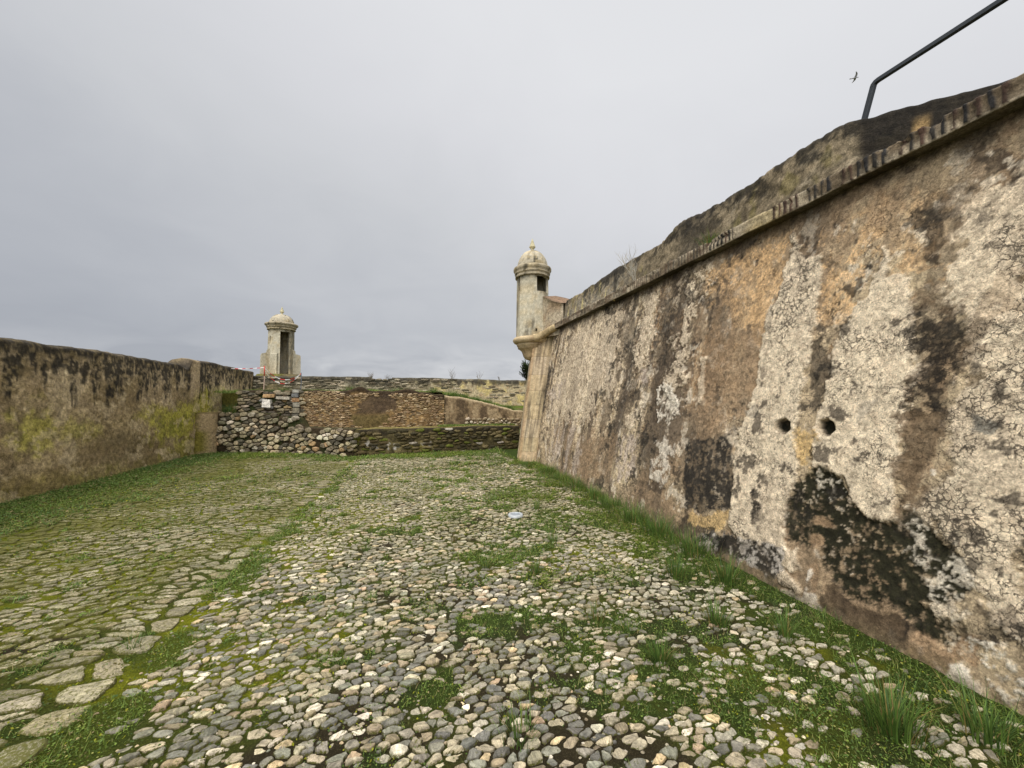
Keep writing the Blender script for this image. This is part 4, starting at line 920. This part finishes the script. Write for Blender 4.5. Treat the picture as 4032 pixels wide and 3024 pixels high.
def ucol(P,size): 
    c=pick(len(P),[lin(112,100,78),lin(140,128,104),lin(84,78,66),lin(146,122,88),lin(132,130,122),lin(168,156,136)],[3,2,2.6,1.1,.6,.9],.15); return c
wallstones(b,U0,U1,(1.02,1.83),.19,.085,.045,ucol,.006,**RK)
# white block and squared grey blocks at the corner
def blk(sx,z,w,h,col,o_=.05):
    P0,d,nrm,L=frame(U0,U1); c=P0+d*sx+nrm*o_*.5; v,f=box((0,0,0),(w,.12,h),0,.012); a=math.atan2(d[1],d[0]); ca,sa=math.cos(a),math.sin(a)
    v=np.stack([v[:,0]*ca-v[:,1]*sa+c[0],v[:,0]*sa+v[:,1]*ca+c[1],v[:,2]+z],-1); b.add(v,f,col=np.array(col))
blk(.98,1.46,.27,.22,lin(214,208,196)); blk(1.9,1.82,.2,.08,lin(164,160,148)); blk(1.88,1.70,.22,.12,lin(110,110,108)); blk(1.9,1.56,.2,.10,lin(166,130,96)); blk(1.92,1.42,.2,.13,lin(140,134,120)); blk(1.92,1.26,.2,.14,lin(128,120,102));blk(1.9,1.10,.21,.13,lin(96,92,80))
blk(1.05,1.69,.34,.09,lin(186,152,110)); blk(1.5,1.62,.42,.08,lin(160,152,136)); blk(1.5,1.76,.44,.08,lin(128,118,98))
V,F,C=wallmass((-6.05,14.45),(-5.05,14.2),.9,const(1.84),.5,lambda s,z,tz: mixc(np.tile(lin(96,92,40),(len(s),1)),lin(60,66,30),ss(.45,.6,fbm(s*5,z*5,s=90))),21,topcol=lin(84,92,36)); b.add(V,F,col=C)
V,F,C=wallmass((-5.06,14.3),(-5.04,13.2),.9,const(1.82),.4,mcol,22); b.add(V,F,col=C)
V,F,C=wallmass((-6.05,13.5),(-5.0,13.2),.9,const(1.15),1.2,mcol,23,topcol=lin(70,76,36)); b.add(V,F,col=C)
o=b.build('upper_courses',M_RUB,rw,False); o.data.transform(__import__('mathutils').Matrix.Translation(-Vector(RL)))

# coursed masonry wall behind the bench
mw=thing('masonry_wall','brown coursed masonry wall with crumbling dark render above the stone bench','stone wall',(-1,12.4,0)); ML=Vector(mw.location)
def macol(P,size):
    c=pick(len(P),[lin(146,124,92),lin(128,106,78),lin(164,142,110),lin(106,90,68),lin(184,164,132)],[3,3,2,1.6,.8],.14)
    return c
def mcol2(s,z,tz):
    c=np.tile(lin(110,88,58),(len(s),1)); c=mixc(c,lin(140,114,76),ss(.4,.6,fbm(s*3,z*3,s=41)))
    return mixc(c,lin(56,44,30),ss(.25,.05,tz-z+(fbm(s*4,z*4,s=43)-.5)*.2))
b=Bag(); C0=(-3.20,12.52);C1=(-2.02,12.22);C2=(.93,12.42)
topm=lambda s:1.84+(fbm(s*2.2,s*0,s=47,o=4)-.5)*.10
V,F,C=wallmass(C0,C1,.6,topm,.5,mcol2,14,topcol=lin(84,82,38)); b.add(V,F,col=C)
def topm2(s): return 1.83+(fbm(s*2.2,s*0,s=48,o=4)-.5)*.08+.10*np.exp(-((s-.45)/.2)**2)+.05*np.exp(-((s-1.75)/.25)**2)-.10*ss(1.9,2.9,s)
# render patches: which part of the second stretch keeps its dark render
def rend(s,z): 
    n_=fbm(s*4,z*4,s=51,o=4)-.5
    return np.maximum(ss(.1,.0,np.hypot((s-.95)/.55,(z-1.42)/.28)-1+n_*.9),ss(.1,0,np.hypot((s-.8)/.5,(z-1.0)/.3)-1+n_*1.))
def mcol3(s,z,tz):
    c=mcol2(s,z,tz); n_=fbm(s*5,z*5,s=52,o=4); r=rend(s,z)
    c=mixc(c,lin(76,64,52),r*ss(1.05,1.2,z)*.8); c=mixc(c,lin(104,90,56),r*ss(1.2,1.05,z)); return c
V,F,C=wallmass(C1,C2,.6,topm2,.5,mcol3,15,rough=.07,topcol=lin(84,82,38)); b.add(V,F,col=C)
wallstones(b,C0,C1,(.72,1.80),.11,.038,.016,macol,.002,K=12,cornr=.08,jit=.4,hjit=.8,drop=.2,pn=20)
wallstones(b,C1,C2,(.72,1.76),.11,.038,.016,macol,.002,K=12,cornr=.08,jit=.4,hjit=.8,drop=.3,pn=20,keep=lambda s,z:(rend(s,z)<.5)&(z<topm2(s)-.06))
o=b.build('masonry',M_RUB,mw); o.data.transform(__import__('mathutils').Matrix.Translation(-ML))
# ramp side wall
rs=thing('ramp_wall','low sloping wall end with patchy render and white stones under a grassy top','stone wall',(2.2,12.4,0)); SL=Vector(rs.location)
b=Bag(); D0=(.95,12.50); D1=(3.6,12.40)
def topr(s): return np.interp(s,[0,.5,1.1,1.7,2.3,2.65],[1.70,1.66,1.52,1.38,1.22,1.18])+(fbm(s*4,s*0,s=57)-.5)*.05
def rcol(s,z,tz):
    n_=fbm(s*4,z*2,s=58,o=5,g=.6); c=np.tile(lin(134,114,86),(len(s),1)); c=mixc(c,lin(78,64,48),ss(.50,.60,n_)*.8); c=mixc(c,lin(168,148,116),ss(.47,.38,n_)*.7); return mixc(c,lin(190,170,136),ss(.06,.02,tz-z)*.7)
V,F,C=wallmass(D0,D1,.6,topr,.5,rcol,16,rough=.06,topcol=lin(80,92,36)); b.add(V,F,col=C)
wallstones(b,D0,D1,(.74,1.0),.13,.09,.05,lambda P,s:pick(len(P),[lin(172,158,134),lin(140,124,98),lin(196,184,164)],[2,3,.7],.15),.012,keep=lambda s,z:(s>.7)&(z<.98-.0*s),K=10,cornr=.12,jit=.42)
o=b.build('masonry',M_RUB,rs); o.data.transform(__import__('mathutils').Matrix.Translation(-SL))
# bench
bn=thing('stone_bench','long low mossy stone bench ledge along the foot of the masonry wall','stone ledge',(.8,12.0,0)); NL=Vector(bn.location)
def bcol(s,z,tz):
    n_=fbm(s*5,z*5,s=61,o=5,g=.6); n2_=fbm(s*1.5,z*2,s=62,o=3); c=np.tile(lin(74,66,42),(len(s),1))
    c=mixc(c,lin(120,108,72),ss(.52,.64,n_)); c=mixc(c,lin(120,112,28),ss(.5,.62,n2_)*ss(3.2,.2,s)*.75); c=mixc(c,lin(46,40,30),ss(.25,.1,tz-z+(n_-.5)*.3)*.8); c=mixc(c,lin(186,180,172),ss(.66,.72,n_)*ss(.5,.3,z)*.9)
    return c
b=Bag(); E0=(-1.66,11.52); E1=(3.3,11.98)
topb=lambda s:.735+(fbm(s*3,s*0,s=63)-.5)*.03
V,F,C=wallmass(E0,E1,-.1,topb,.75,bcol,17,rough=.06,topcol=lin(128,116,66)); b.add(V,F,col=C)
wallstones(b,E0,E1,(.08,.66),.20,.08,.035,lambda P,s:pick(len(P),[lin(84,74,48),lin(110,98,68),lin(64,58,40),lin(92,96,40),lin(170,160,146)],[3,2,3,1.5,.4],.15),.012,K=10,cornr=.12,jit=.4,hjit=.7,drop=.35)
o=b.build('ledge',M_RUB,bn); o.data.transform(__import__('mathutils').Matrix.Translation(-NL))

# terrace behind
def terz(x,y):
    h=1.80+(fbm(x*1.2,y*1.2,s=70,o=3)-.5)*.10
    h=np.where(x>.9,np.minimum(h,np.interp(x,[.9,1.4,2.1,2.7,3.3,3.6],[1.70,1.64,1.48,1.34,1.18,1.12])+.04+.03*(y-12.6)),h)
    return h+.10*ss(15.,16.8,y)*ss(1,-1,x)
xa=np.r_[np.arange(-6.1,3.9,.08),np.linspace(4,9,10)]; 
T=np.linspace(0,1,60); Xt,Tt=np.meshgrid(xa,T,indexing='ij')
yf=np.interp(Xt,[-6.1,-5.14,-5.10,-3.22,-2.02,.93,3.6,9],[14.6,14.35,13.5,12.8,12.5,12.7,12.7,12.7]); Yt=yf+(17.2-yf)*Tt
Zt=terz(Xt,Yt)
tc=mixc(np.tile(lin(100,92,52),Xt.shape+(1,)).reshape(Xt.shape+(3,)),lin(90,108,36),ss(.42,.58,fbm(Xt*1.5,Yt*1.5,s=72,o=4)))
tag(mk('terrace_ground',np.stack([Xt,Yt,Zt],-1).reshape(-1,3),gridF(len(xa),60)[:,::-1],M_SOIL,None,{'col':tc.reshape(-1,3)}),kind='structure')
# back parapet
bp=thing('back_parapet','low far parapet wall, dark mottled at left and pale plastered at right','parapet',(-.5,17.2,0)); BPL=Vector(bp.location)
def pcol(s,z,tz):
    x=s-6.1; n_=fbm(s*3,z*3,s=73,o=5,g=.62); n2_=fbm(s*9,z*14,s=74,o=3); dr=fbm(s*6,z*.8,s=79,o=3)
    c=np.tile(lin(120,112,92),(len(s),1)); c=mixc(c,lin(160,150,128),ss(.5,.62,n_)); c=mixc(c,lin(74,68,52),ss(.5,.6,n2_)*.7)
    right=ss(-1.5,3.2,x+(n_-.5)*3); c=mixc(c,lin(196,180,144),right*ss(.10,.3,tz-z+(n_-.5)*.4)*.85); c=mixc(c,lin(206,186,112),right*ss(.55,.66,n_)*.6); c=mixc(c,lin(150,116,84),right*ss(.58,.7,n2_)*.5)
    c=mixc(c,lin(58,54,46),ss(.34,.1,tz-z+(dr-.5)*.6)*.85); return c
def topp(s):
    x=s-6.1; z=2.485+(fbm(s*2,s*0,s=75,o=4)-.5)*.05-.05*ss(0.,4.,x)
    z=np.where((x>-1.72)&(x<-.95),z-.09,z); return z
b=Bag(); V,F,C=wallmass((-6.1,17.0),(9,17.0),.5,topp,.5,pcol,18,step=.05,rough=.05,topcol=lin(90,88,66)); b.add(V,F,col=C)
wallstones(b,(-6.1,17.0),(9,17.0),(1.5,2.42),.24,.07,.022,lambda P,s:pick(len(P),[lin(140,130,108),lin(110,100,80),lin(170,158,134),lin(84,78,62)],[3,3,2,2],.14)*np.where(P[:,1]>2.3,.7,1.)[:,None],.01,K=10,jit=.3,hjit=.8,drop=.3,keep=lambda s,z:(rng.uniform(0,1,len(s))<.9-.7*ss(5.,9.,s)))
o=b.build('masonry',M_RUB,bp); o.data.transform(__import__('mathutils').Matrix.Translation(-BPL))
# rough plinth mound under the far sentry box
V=[];F=[]
nu,nv=40,24; U_,W_=np.meshgrid(np.arange(nu)/nu*2*math.pi,np.linspace(0,1,nv),indexing='ij')
R_=1.25-.55*W_**.6; Xm=-5.40+1.15*R_*np.cos(U_); Ym=17.75+.8*R_*np.sin(U_); Zm=1.6+1.0*W_**.55+(fbm(Xm*5,Ym*5+W_*3,s=77,o=4)-.5)*.16*(1-W_)
vv=np.stack([Xm,Ym,Zm],-1); cc=mixc(np.tile(lin(112,100,72),(nu*nv,1)),lin(74,68,44),ss(.45,.6,fbm(Xm*6,Zm*6,s=78).ravel())); cc=mixc(cc,lin(110,108,48),ss(.5,.62,fbm(Xm*3,Zm*3,s=79).ravel())*.7)
idx=np.arange(nu*nv).reshape(nu,nv); ii=np.arange(nu); Fm=np.array([[idx[i,j],idx[(i+1)%nu,j],idx[(i+1)%nu,j+1],idx[i,j+1]] for i in range(nu) for j in range(nv-1)])
vv=np.concatenate([vv.reshape(-1,3),[[-5.4,17.75,2.56]]]); cc=np.concatenate([cc,cc[:1]]); F3=np.array([[idx[i,nv-1],idx[(i+1)%nu,nv-1],nu*nv] for i in range(nu)])
pm=mk('plinth_mound',vv,[Fm,F3],M_RUB,None,{'col':cc}); tag(pm,'rough earthy stone mound carrying the far sentry box','stone mound')

# ---------------------------------------------------------------- small things
# handrail
hr=thing('handrail','dark painted steel handrail above the bastion parapet at the upper right','handrail',(4.0,2.518,3.6))
def bar(pts,w,t):
    pts=np.array(pts,float); V=[];
    T_=np.gradient(pts,axis=0); T_/=np.linalg.norm(T_,axis=1)[:,None]
    for p,t_ in zip(pts,T_):
        sx=np.array([1.,0,0]); up=np.cross(sx,t_); up/=np.linalg.norm(up)
        ch=.22
        for a,c in ((-1,-1+ch),(-1+ch,-1),(1-ch,-1),(1,-1+ch),(1,1-ch),(1-ch,1),(-1+ch,1),(-1,1-ch)): V.append(p+sx*a*w/2+up*c*t/2)
    V=np.array(V); n=len(pts); F=gridF(n,8,True); F4=np.array([[0,1,2,3],[0,3,4,7],[4,5,6,7]])
    return V,[F[:,::-1],np.concatenate([F4,F4[:,::-1]+(n-1)*8])]
HX=0.
V,F=bar([(0,.2,0),(0,0,.642),(0,-.055,.818)],.038,.038); mk('post',V,F,M_STEEL,hr,None,False)
V,F=bar([(0,-.054,.816),(0,-.062,.836),(0,-.078,.848),(0,-.10,.851),(0,-.18,.847),(0,-.848,.812),(0,-2.,.76),(0,-4.,.66)],.038,.038); mk('top_rail',V,F,M_STEEL,hr,None,False)
V,F=bar([(0,-4.,.0),(0,-4.,.64)],.038,.038); mk('post',V,F,M_STEEL,hr,None,False)
# pale round cover
uc=thing('round_cover','small pale round metal cover set flush among the cobbles right of centre','access cover',(1.345,5.081,float(gz(np.array([1.345]),np.array([5.081]))[0])+.03))
V,F=lathe([(.062,0),(.066,.012),(.085,.012),(.098,.008),(.102,-.02)],40); mk('rim',V,F,mat_plain('pale_metal',(.38,.40,.40),.5,.5,.1),uc)
V,F=lathe([(.001,.006),(.03,.006),(.034,.010),(.05,.010),(.054,.005),(.062,.004)],40); mk('lid',V,F,mat_plain('galvanised_lid',(.28,.31,.33),.45,.5,.3,60,.4),uc)
# bird
bd=thing('bird','small grey bird gliding in the sky left of the handrail','bird',(13.23,8.62,11.6)); bd.rotation_euler=(0.1,.35,.9); bd.scale=(.62,)*3
M_BIRD=mat_plain('bird_plumage',(.36,.35,.36),.8,.2)
b=Bag(); V,F=tube([(0,-.16,0),(0,-.13,.0),(0,-.09,.004),(0,.0,.0),(0,.08,0),(0,.14,-.003),(0,.2,0)],[.006,.017,.022,.035,.024,.02,.03],10); V[:,2]=np.where(V[:,1]>.15,V[:,2]*.2,V[:,2]); b.add(V,F)
for sgn in (-1,1):
    u=np.linspace(0,1,9); xs=sgn*(.02+.26*u); yc=-.02-.05*np.sin(u*2.2)+.09*u**2; ch=.10*(1-u)**.5*.9+.012; zz=.06*np.sin(u*1.9)
    V=[]; 
    for i in range(9): V+=[(xs[i],yc[i]-ch[i]*.4,zz[i]),(xs[i],yc[i],zz[i]+.008*(1-u[i])),(xs[i],yc[i]+ch[i]*.6,zz[i]),(xs[i],yc[i],zz[i]-.004)]
    b.add(V,gridF(9,4,True))
b.build('body',M_BIRD,bd)
# barrier posts and tape
M_RED=mat_plain('red_tape',(.55,.06,.04),.5,.3); 
def mat_tape():
    s=NT('barrier_tape'); c=s.attr('col').outputs['Color']; s.fin(c,.5,None,.4); return s.m
M_TAPE=mat_tape()
def yp_(px,py,Y): return None
PA=np.array((-4.75,14.15,1.86)); PB=np.array((-3.85,14.9,1.9))
def bpost(name,label,loc,h,two):
    r=thing(name,label,'barrier post',tuple(loc)); V,F=tube([(0,0,-.1),(0,0,.0),(.012,0,h*.5),(.006,0,h)],[.014,.014,.013,.012],8)
    mk('stake',V,F,mat_plain(name+'_wood',(.5,.36,.28) if two else (.12,.13,.15),.8,.2),r)
    if two: V,F=tube([(.008,0,h*.62),(.006,0,h+.03)],[.016,.015],8); mk('red_sleeve',V,F,M_RED,r)
    return r
POSTA=bpost('barrier_stake','pale stake with red top holding barrier tape in front of the far sentry box',PA,.78,True)
POSTB=bpost('barrier_stake','short dark stake holding the right end of the barrier tape',PB,.62,False)
def tapeseg(P0,P1,sag,w,n=40,tw=1.,ph=0):
    P0=np.array(P0);P1=np.array(P1); t=np.linspace(0,1,n); p=P0+(P1-P0)*t[:,None]; p[:,2]-=sag*4*t*(1-t)
    a=.35*np.sin(t*9*tw+ph); V=np.stack([p+np.stack([0*t,np.sin(a)*w/2,np.cos(a)*w/2],-1),p-np.stack([0*t,np.sin(a)*w/2,np.cos(a)*w/2],-1)],1)
    V2=V+np.array([.0,.004,0]); VV=np.concatenate([V.reshape(-1,3),V2.reshape(-1,3)]); L=np.linalg.norm(P1-P0)
    k=(np.floor(t*L/.16)%2)>0; c=np.where(k[:,None],lin(196,44,34),lin(226,222,216)); c=np.repeat(c,2,0); c=np.concatenate([c,c])
    return VV,np.concatenate([gridF(n,2),gridF(n,2)[:,::-1]+2*n]),c
b=Bag()
for a,c_,sg,w in ((PA+[0,0,.76],PB+[0,0,.58],.30,.045),(PA+[0,0,.66],PB+[0,0,.60],.40,.04),(PA+[0,0,.76],np.array((-6.0,14.9,2.62)),.02,.035)):
    V,F,cc=tapeseg(a,c_,sg,w*.65,60,1.2,sg*9); b.add(V,F,col=cc)
tag(b.build('barrier_tape',M_TAPE),'sagging red and white striped barrier tape strung between two stakes','barrier tape')

# plants on the walls
def twiggy(name,label,loc,h,n,colr,spread=.5,seed=0,leafy=False,group=None):
    r=random.Random(seed); b=Bag()
    def br(p,d,L,rad,lev):
        k=6; pts=[np.array(p)]; dd=np.array(d,float)
        for i in range(k):
            dd=dd+np.array([r.uniform(-.16,.16),r.uniform(-.16,.16),r.uniform(-.02,.12)]); dd/=np.linalg.norm(dd); pts.append(pts[-1]+dd*L/k)
        V,F=tube(pts,np.linspace(rad,rad*.4,k+1),4,False); b.add(V,F,col=np.array(colr)*r.uniform(.8,1.2))
        if lev>0:
            for i in range(2,k+1):
                for _ in range(1 if lev==1 else 2):
                    a=r.uniform(0,6.28); e=dd+np.array([math.cos(a),math.sin(a),.1])*r.uniform(.5,.9); e/=np.linalg.norm(e)
                    br(pts[i],e,L*r.uniform(.3,.5),rad*.55,lev-1)
        elif leafy:
            P_=np.array(pts[2:]); 
            for q in P_:
                V,F,c=leaves(np.array([[q[0],q[1]]]*3),np.full(3,q[2]),np.full(3,.05),np.tile(lin(70,84,48),(3,1))*r.uniform(.6,1.2),1.4); b.add(V,F,col=c)
    for i in range(n):
        a=r.uniform(0,6.28); q=spread*r.uniform(.2,1); d=np.array([math.cos(a)*q,math.sin(a)*q,1.]); d/=np.linalg.norm(d)
        br((r.uniform(-.06,.06)*spread,r.uniform(-.06,.06)*spread,-.03),d,h*r.uniform(.6,1.),.004+.006*h,2 if leafy or n<4 else 1)
    o=b.build(name,M_GR,None,False,loc); return tag(o,label,name.replace('_',' '),group)
tw=lin(120,108,88)
twiggy('dry_weed','dry branching grey weed rooted on the brick cordon of the bastion wall',(3.52,5.57,3.50),.5,3,lin(196,190,176),.5,3)
twiggy('dry_weed','wide row of dry stalks at the notch in the back parapet',(-1.75,17.2,2.45),.34,10,tw,1.4,5)
twiggy('dry_weed','dry stalks just right of the notch in the back parapet',(-1.1,17.2,2.42),.26,8,tw,1.3,6)
twiggy('dry_weed','tall thin dry stalks rising above the middle of the back parapet',(1.65,17.3,2.4),.52,6,tw,.45,7)
twiggy('dry_weed','forked dry stalks above the back parapet, right of the tall thin stalks',(2.85,17.3,2.4),.5,4,tw,.6,8)
twiggy('dry_weed','smallest dry stalk above the back parapet near the bastion',(3.85,17.3,2.4),.3,2,tw,.5,9)
twiggy('shrub','dark leafy shrub showing behind the quoin of the bastion',(5.35,17.9,2.2),1.0,8,lin(84,78,60),.5,11,True)
tuft('grass_tuft','green grass tuft growing from the cordon below the bastion parapet','grass tuft',(3.47,3.87,3.47),.17,.2,200,.25,None,.55)
tuft('grass_tuft','single wisp of dry grass sticking out below the cordon of the bastion wall','grass tuft',(3.40,6.05,3.33),.08,.05,14,.9,None,.9)
for i,(x,y,s_,l) in enumerate([(-1.95,13.2,.26,'bushy grass tuft on the terrace edge above the masonry wall'),(-.55,13.0,.2,'small grass tuft on the terrace behind the masonry wall mound'),(.62,12.75,.2,'bright grass tuft at the right end of the masonry wall top'),
  (1.25,12.72,.22,'first grass tuft on the sloping top of the ramp wall'),(1.6,12.7,.2,'second grass tuft on the sloping top of the ramp wall'),(2.0,12.7,.2,'third grass tuft on the sloping top of the ramp wall'),(2.35,12.7,.2,'fourth grass tuft on the sloping top of the ramp wall'),(3.1,12.7,.2,'lowest grass tuft on the sloping top of the ramp wall, next to the quoin'),
  (-3.9,13.2,.22,'dark green weed clump under the sagging barrier tape'),(-5.3,12.98,.3,'dark green plant on the ledge between the left wall and the rubble wall')]):
    z=1.18 if 'ledge' in l else float(terz(np.array([x]),np.array([y]))[0])
    tuft('grass_tuft',l,'grass tuft',(x,y if 'ledge' not in l else 13.2,z),s_,.42 if 'top of the ramp' in l else .34,260,.1,'grass tufts on the far walls',.5,[lin(60,84,40),lin(78,100,44)] if 'dark' in l else None)
# grass sheet on the terrace and along the bench
N=26000; P=np.stack([rng.uniform(-6,3.5,N),rng.uniform(12.6,16.9,N)],-1); P=P[(rng.uniform(0,1,N)<ss(.45,.6,fbm(P[:,0]*1.5,P[:,1]*1.5,s=72,o=4)+.04))&(P[:,1]>np.interp(P[:,0],[-6.1,-5.12,-3.22,-2.02,.93,3.6],[13.75,13.5,12.8,12.5,12.65,12.65]))]
n=len(P); V,F,c=blades(P,terz(P[:,0],P[:,1])-.01,rng.uniform(.04,.12,n),np.full(n,.014),rng.uniform(.2,1.,n),pick(n,GPAL,[3,3,2,2,1],.2))
tg=Bag(); tg.add(V,F,col=c)
N=5000; s_=rng.uniform(2.4,4.9,N); P=np.stack([-1.66+s_*.996,11.52+s_*.092+rng.uniform(.2,.74,N)],-1); n=len(P)
V,F,c=blades(P,np.full(n,.73),rng.uniform(.03,.08,n),np.full(n,.012),rng.uniform(.2,1.,n),pick(n,GPAL,[3,3,2,2,1],.2)); tg.add(V,F,col=c)
tag(tg.build('terrace_grass',M_GR,smooth=False),'patchy grass covering the raised terrace and the bench top','grass',kind='stuff')

# ---------------------------------------------------------------- sky, sun, camera
SUN_EL=math.radians(48); SUN_AZ=math.radians(215)          # azimuth clockwise from +Y
w=bpy.data.worlds.new('World'); SC.world=w; w.use_nodes=True; t=w.node_tree; t.nodes.clear()
N_=t.nodes.new; Lk=t.links.new
out=N_('ShaderNodeOutputWorld'); sky=N_('ShaderNodeTexSky'); sky.sky_type='NISHITA'; sky.sun_disc=False; sky.sun_elevation=SUN_EL; sky.sun_rotation=SUN_AZ; sky.dust_density=3
b1=N_('ShaderNodeBackground'); b1.inputs['Strength'].default_value=.08; Lk(sky.outputs[0],b1.inputs['Color'])
tc=N_('ShaderNodeTexCoord'); sep=N_('ShaderNodeSeparateXYZ'); Lk(tc.outputs['Generated'],sep.inputs[0])
def M(op,a,b=None,c=None):
    o=N_('ShaderNodeMath'); o.operation=op
    for i,x in enumerate((a,b,c)):
        if x is None: continue
        if isinstance(x,(int,float)): o.inputs[i].default_value=x
        else: Lk(x,o.inputs[i])
    return o.outputs[0]
def MR(v,a,b_,c=0.,d=1.,smooth=True):
    o=N_('ShaderNodeMapRange'); o.interpolation_type='SMOOTHSTEP' if smooth else 'LINEAR'; Lk(v,o.inputs[0])
    for i,x in enumerate((a,b_,c,d)): o.inputs[i+1].default_value=x
    return o.outputs[0]
zc=M('ADD',M('MAXIMUM',sep.outputs[2],0.),.22)
cx=N_('ShaderNodeCombineXYZ'); Lk(M('DIVIDE',sep.outputs[0],zc),cx.inputs[0]); Lk(M('DIVIDE',sep.outputs[1],zc),cx.inputs[1])
def NZ(scale,detail,rough,dist=0.,off=0.):
    m=N_('ShaderNodeMapping'); m.inputs['Location'].default_value=(off,off*.7,off*.3); Lk(cx.outputs[0],m.inputs[0])
    o=N_('ShaderNodeTexNoise'); o.inputs['Scale'].default_value=scale; o.inputs['Detail'].default_value=detail; o.inputs['Roughness'].default_value=rough; o.inputs['Distortion'].default_value=dist; Lk(m.outputs[0],o.inputs['Vector']); return o.outputs['Fac']
n1=NZ(.55,5,.5,.4,3.1); n2=NZ(2.2,6,.55,.6,9.)
dv=N_('ShaderNodeVectorMath'); dv.operation='DOT_PRODUCT'; Lk(tc.outputs['Generated'],dv.inputs[0]); dv.inputs[1].default_value=Vector((.72,.42,.62)).normalized()
el=sep.outputs[2]
g=M('ADD',M('MULTIPLY',MR(dv.outputs['Value'],.05,.98,0.,1.,False),.52),M('MULTIPLY',MR(el,.08,.72,0.,1.,False),.50))
g=M('ADD',g,M('MULTIPLY',M('SUBTRACT',n1,.5),.42)); g=M('ADD',g,M('MULTIPLY',M('SUBTRACT',n2,.5),.22))
g=M('ADD',g,M('MULTIPLY',MR(el,.45,.9),.12))
g=M('ADD',g,M('MULTIPLY',MR(el,.16,.03),M('ADD',M('MULTIPLY',M('SUBTRACT',n2,.42),1.1),.08)))
cr=N_('ShaderNodeValToRGB'); Lk(g,cr.inputs[0]); e=cr.color_ramp
stops=[(0.0,(172,176,184)),(.3,(190,193,199)),(.52,(207,209,213)),(.75,(221,222,226)),(1.,(231,232,235))]
e.elements[0].position=0; e.elements[0].color=(*lin(*stops[0][1]),1); e.elements[1].position=1; e.elements[1].color=(*lin(*stops[-1][1]),1)
for p,c in stops[1:-1]: q=e.elements.new(p); q.color=(*lin(*c),1)
b2=N_('ShaderNodeBackground'); Lk(cr.outputs[0],b2.inputs['Color']); # out-of-view overcast sky boosted overhead and towards the hidden sun, to brighten the walls
dv2=N_('ShaderNodeVectorMath'); dv2.operation='DOT_PRODUCT'; Lk(tc.outputs['Generated'],dv2.inputs[0]); dv2.inputs[1].default_value=Vector((-.45,-.75,.5)).normalized()
stg=M('MULTIPLY',MR(el,.76,.97,1.,3.2),MR(dv2.outputs['Value'],.35,.9,1.,3.0)); Lk(stg,b2.inputs['Strength'])
mx=N_('ShaderNodeMixShader'); mx.inputs[0].default_value=.95; Lk(b1.outputs[0],mx.inputs[1]); Lk(b2.outputs[0],mx.inputs[2]); Lk(mx.outputs[0],out.inputs['Surface'])
sl=bpy.data.lights.new('sun','SUN'); sl.energy=1.5; sl.angle=math.radians(24); sl.color=(1,.92,.80)
so=bpy.data.objects.new('sun',sl); COL.objects.link(so)
dirv=Vector((math.sin(SUN_AZ)*math.cos(SUN_EL),math.cos(SUN_AZ)*math.cos(SUN_EL),math.sin(SUN_EL)))
so.rotation_euler=dirv.to_track_quat('Z','Y').to_euler()
cam=bpy.data.cameras.new('camera'); co=bpy.data.objects.new('camera',cam); COL.objects.link(co); SC.camera=co
cam.sensor_width=36; cam.lens=36*1514/4032; cam.clip_end=3000; cam.clip_start=.05
co.location=(0,0,1.6); co.rotation_euler=(math.radians(90)+math.atan(58/1514),0,-math.radians(14.3))
SC.view_settings.view_transform='Standard'; SC.view_settings.look='None'; SC.view_settings.exposure=0; SC.view_settings.gamma=1
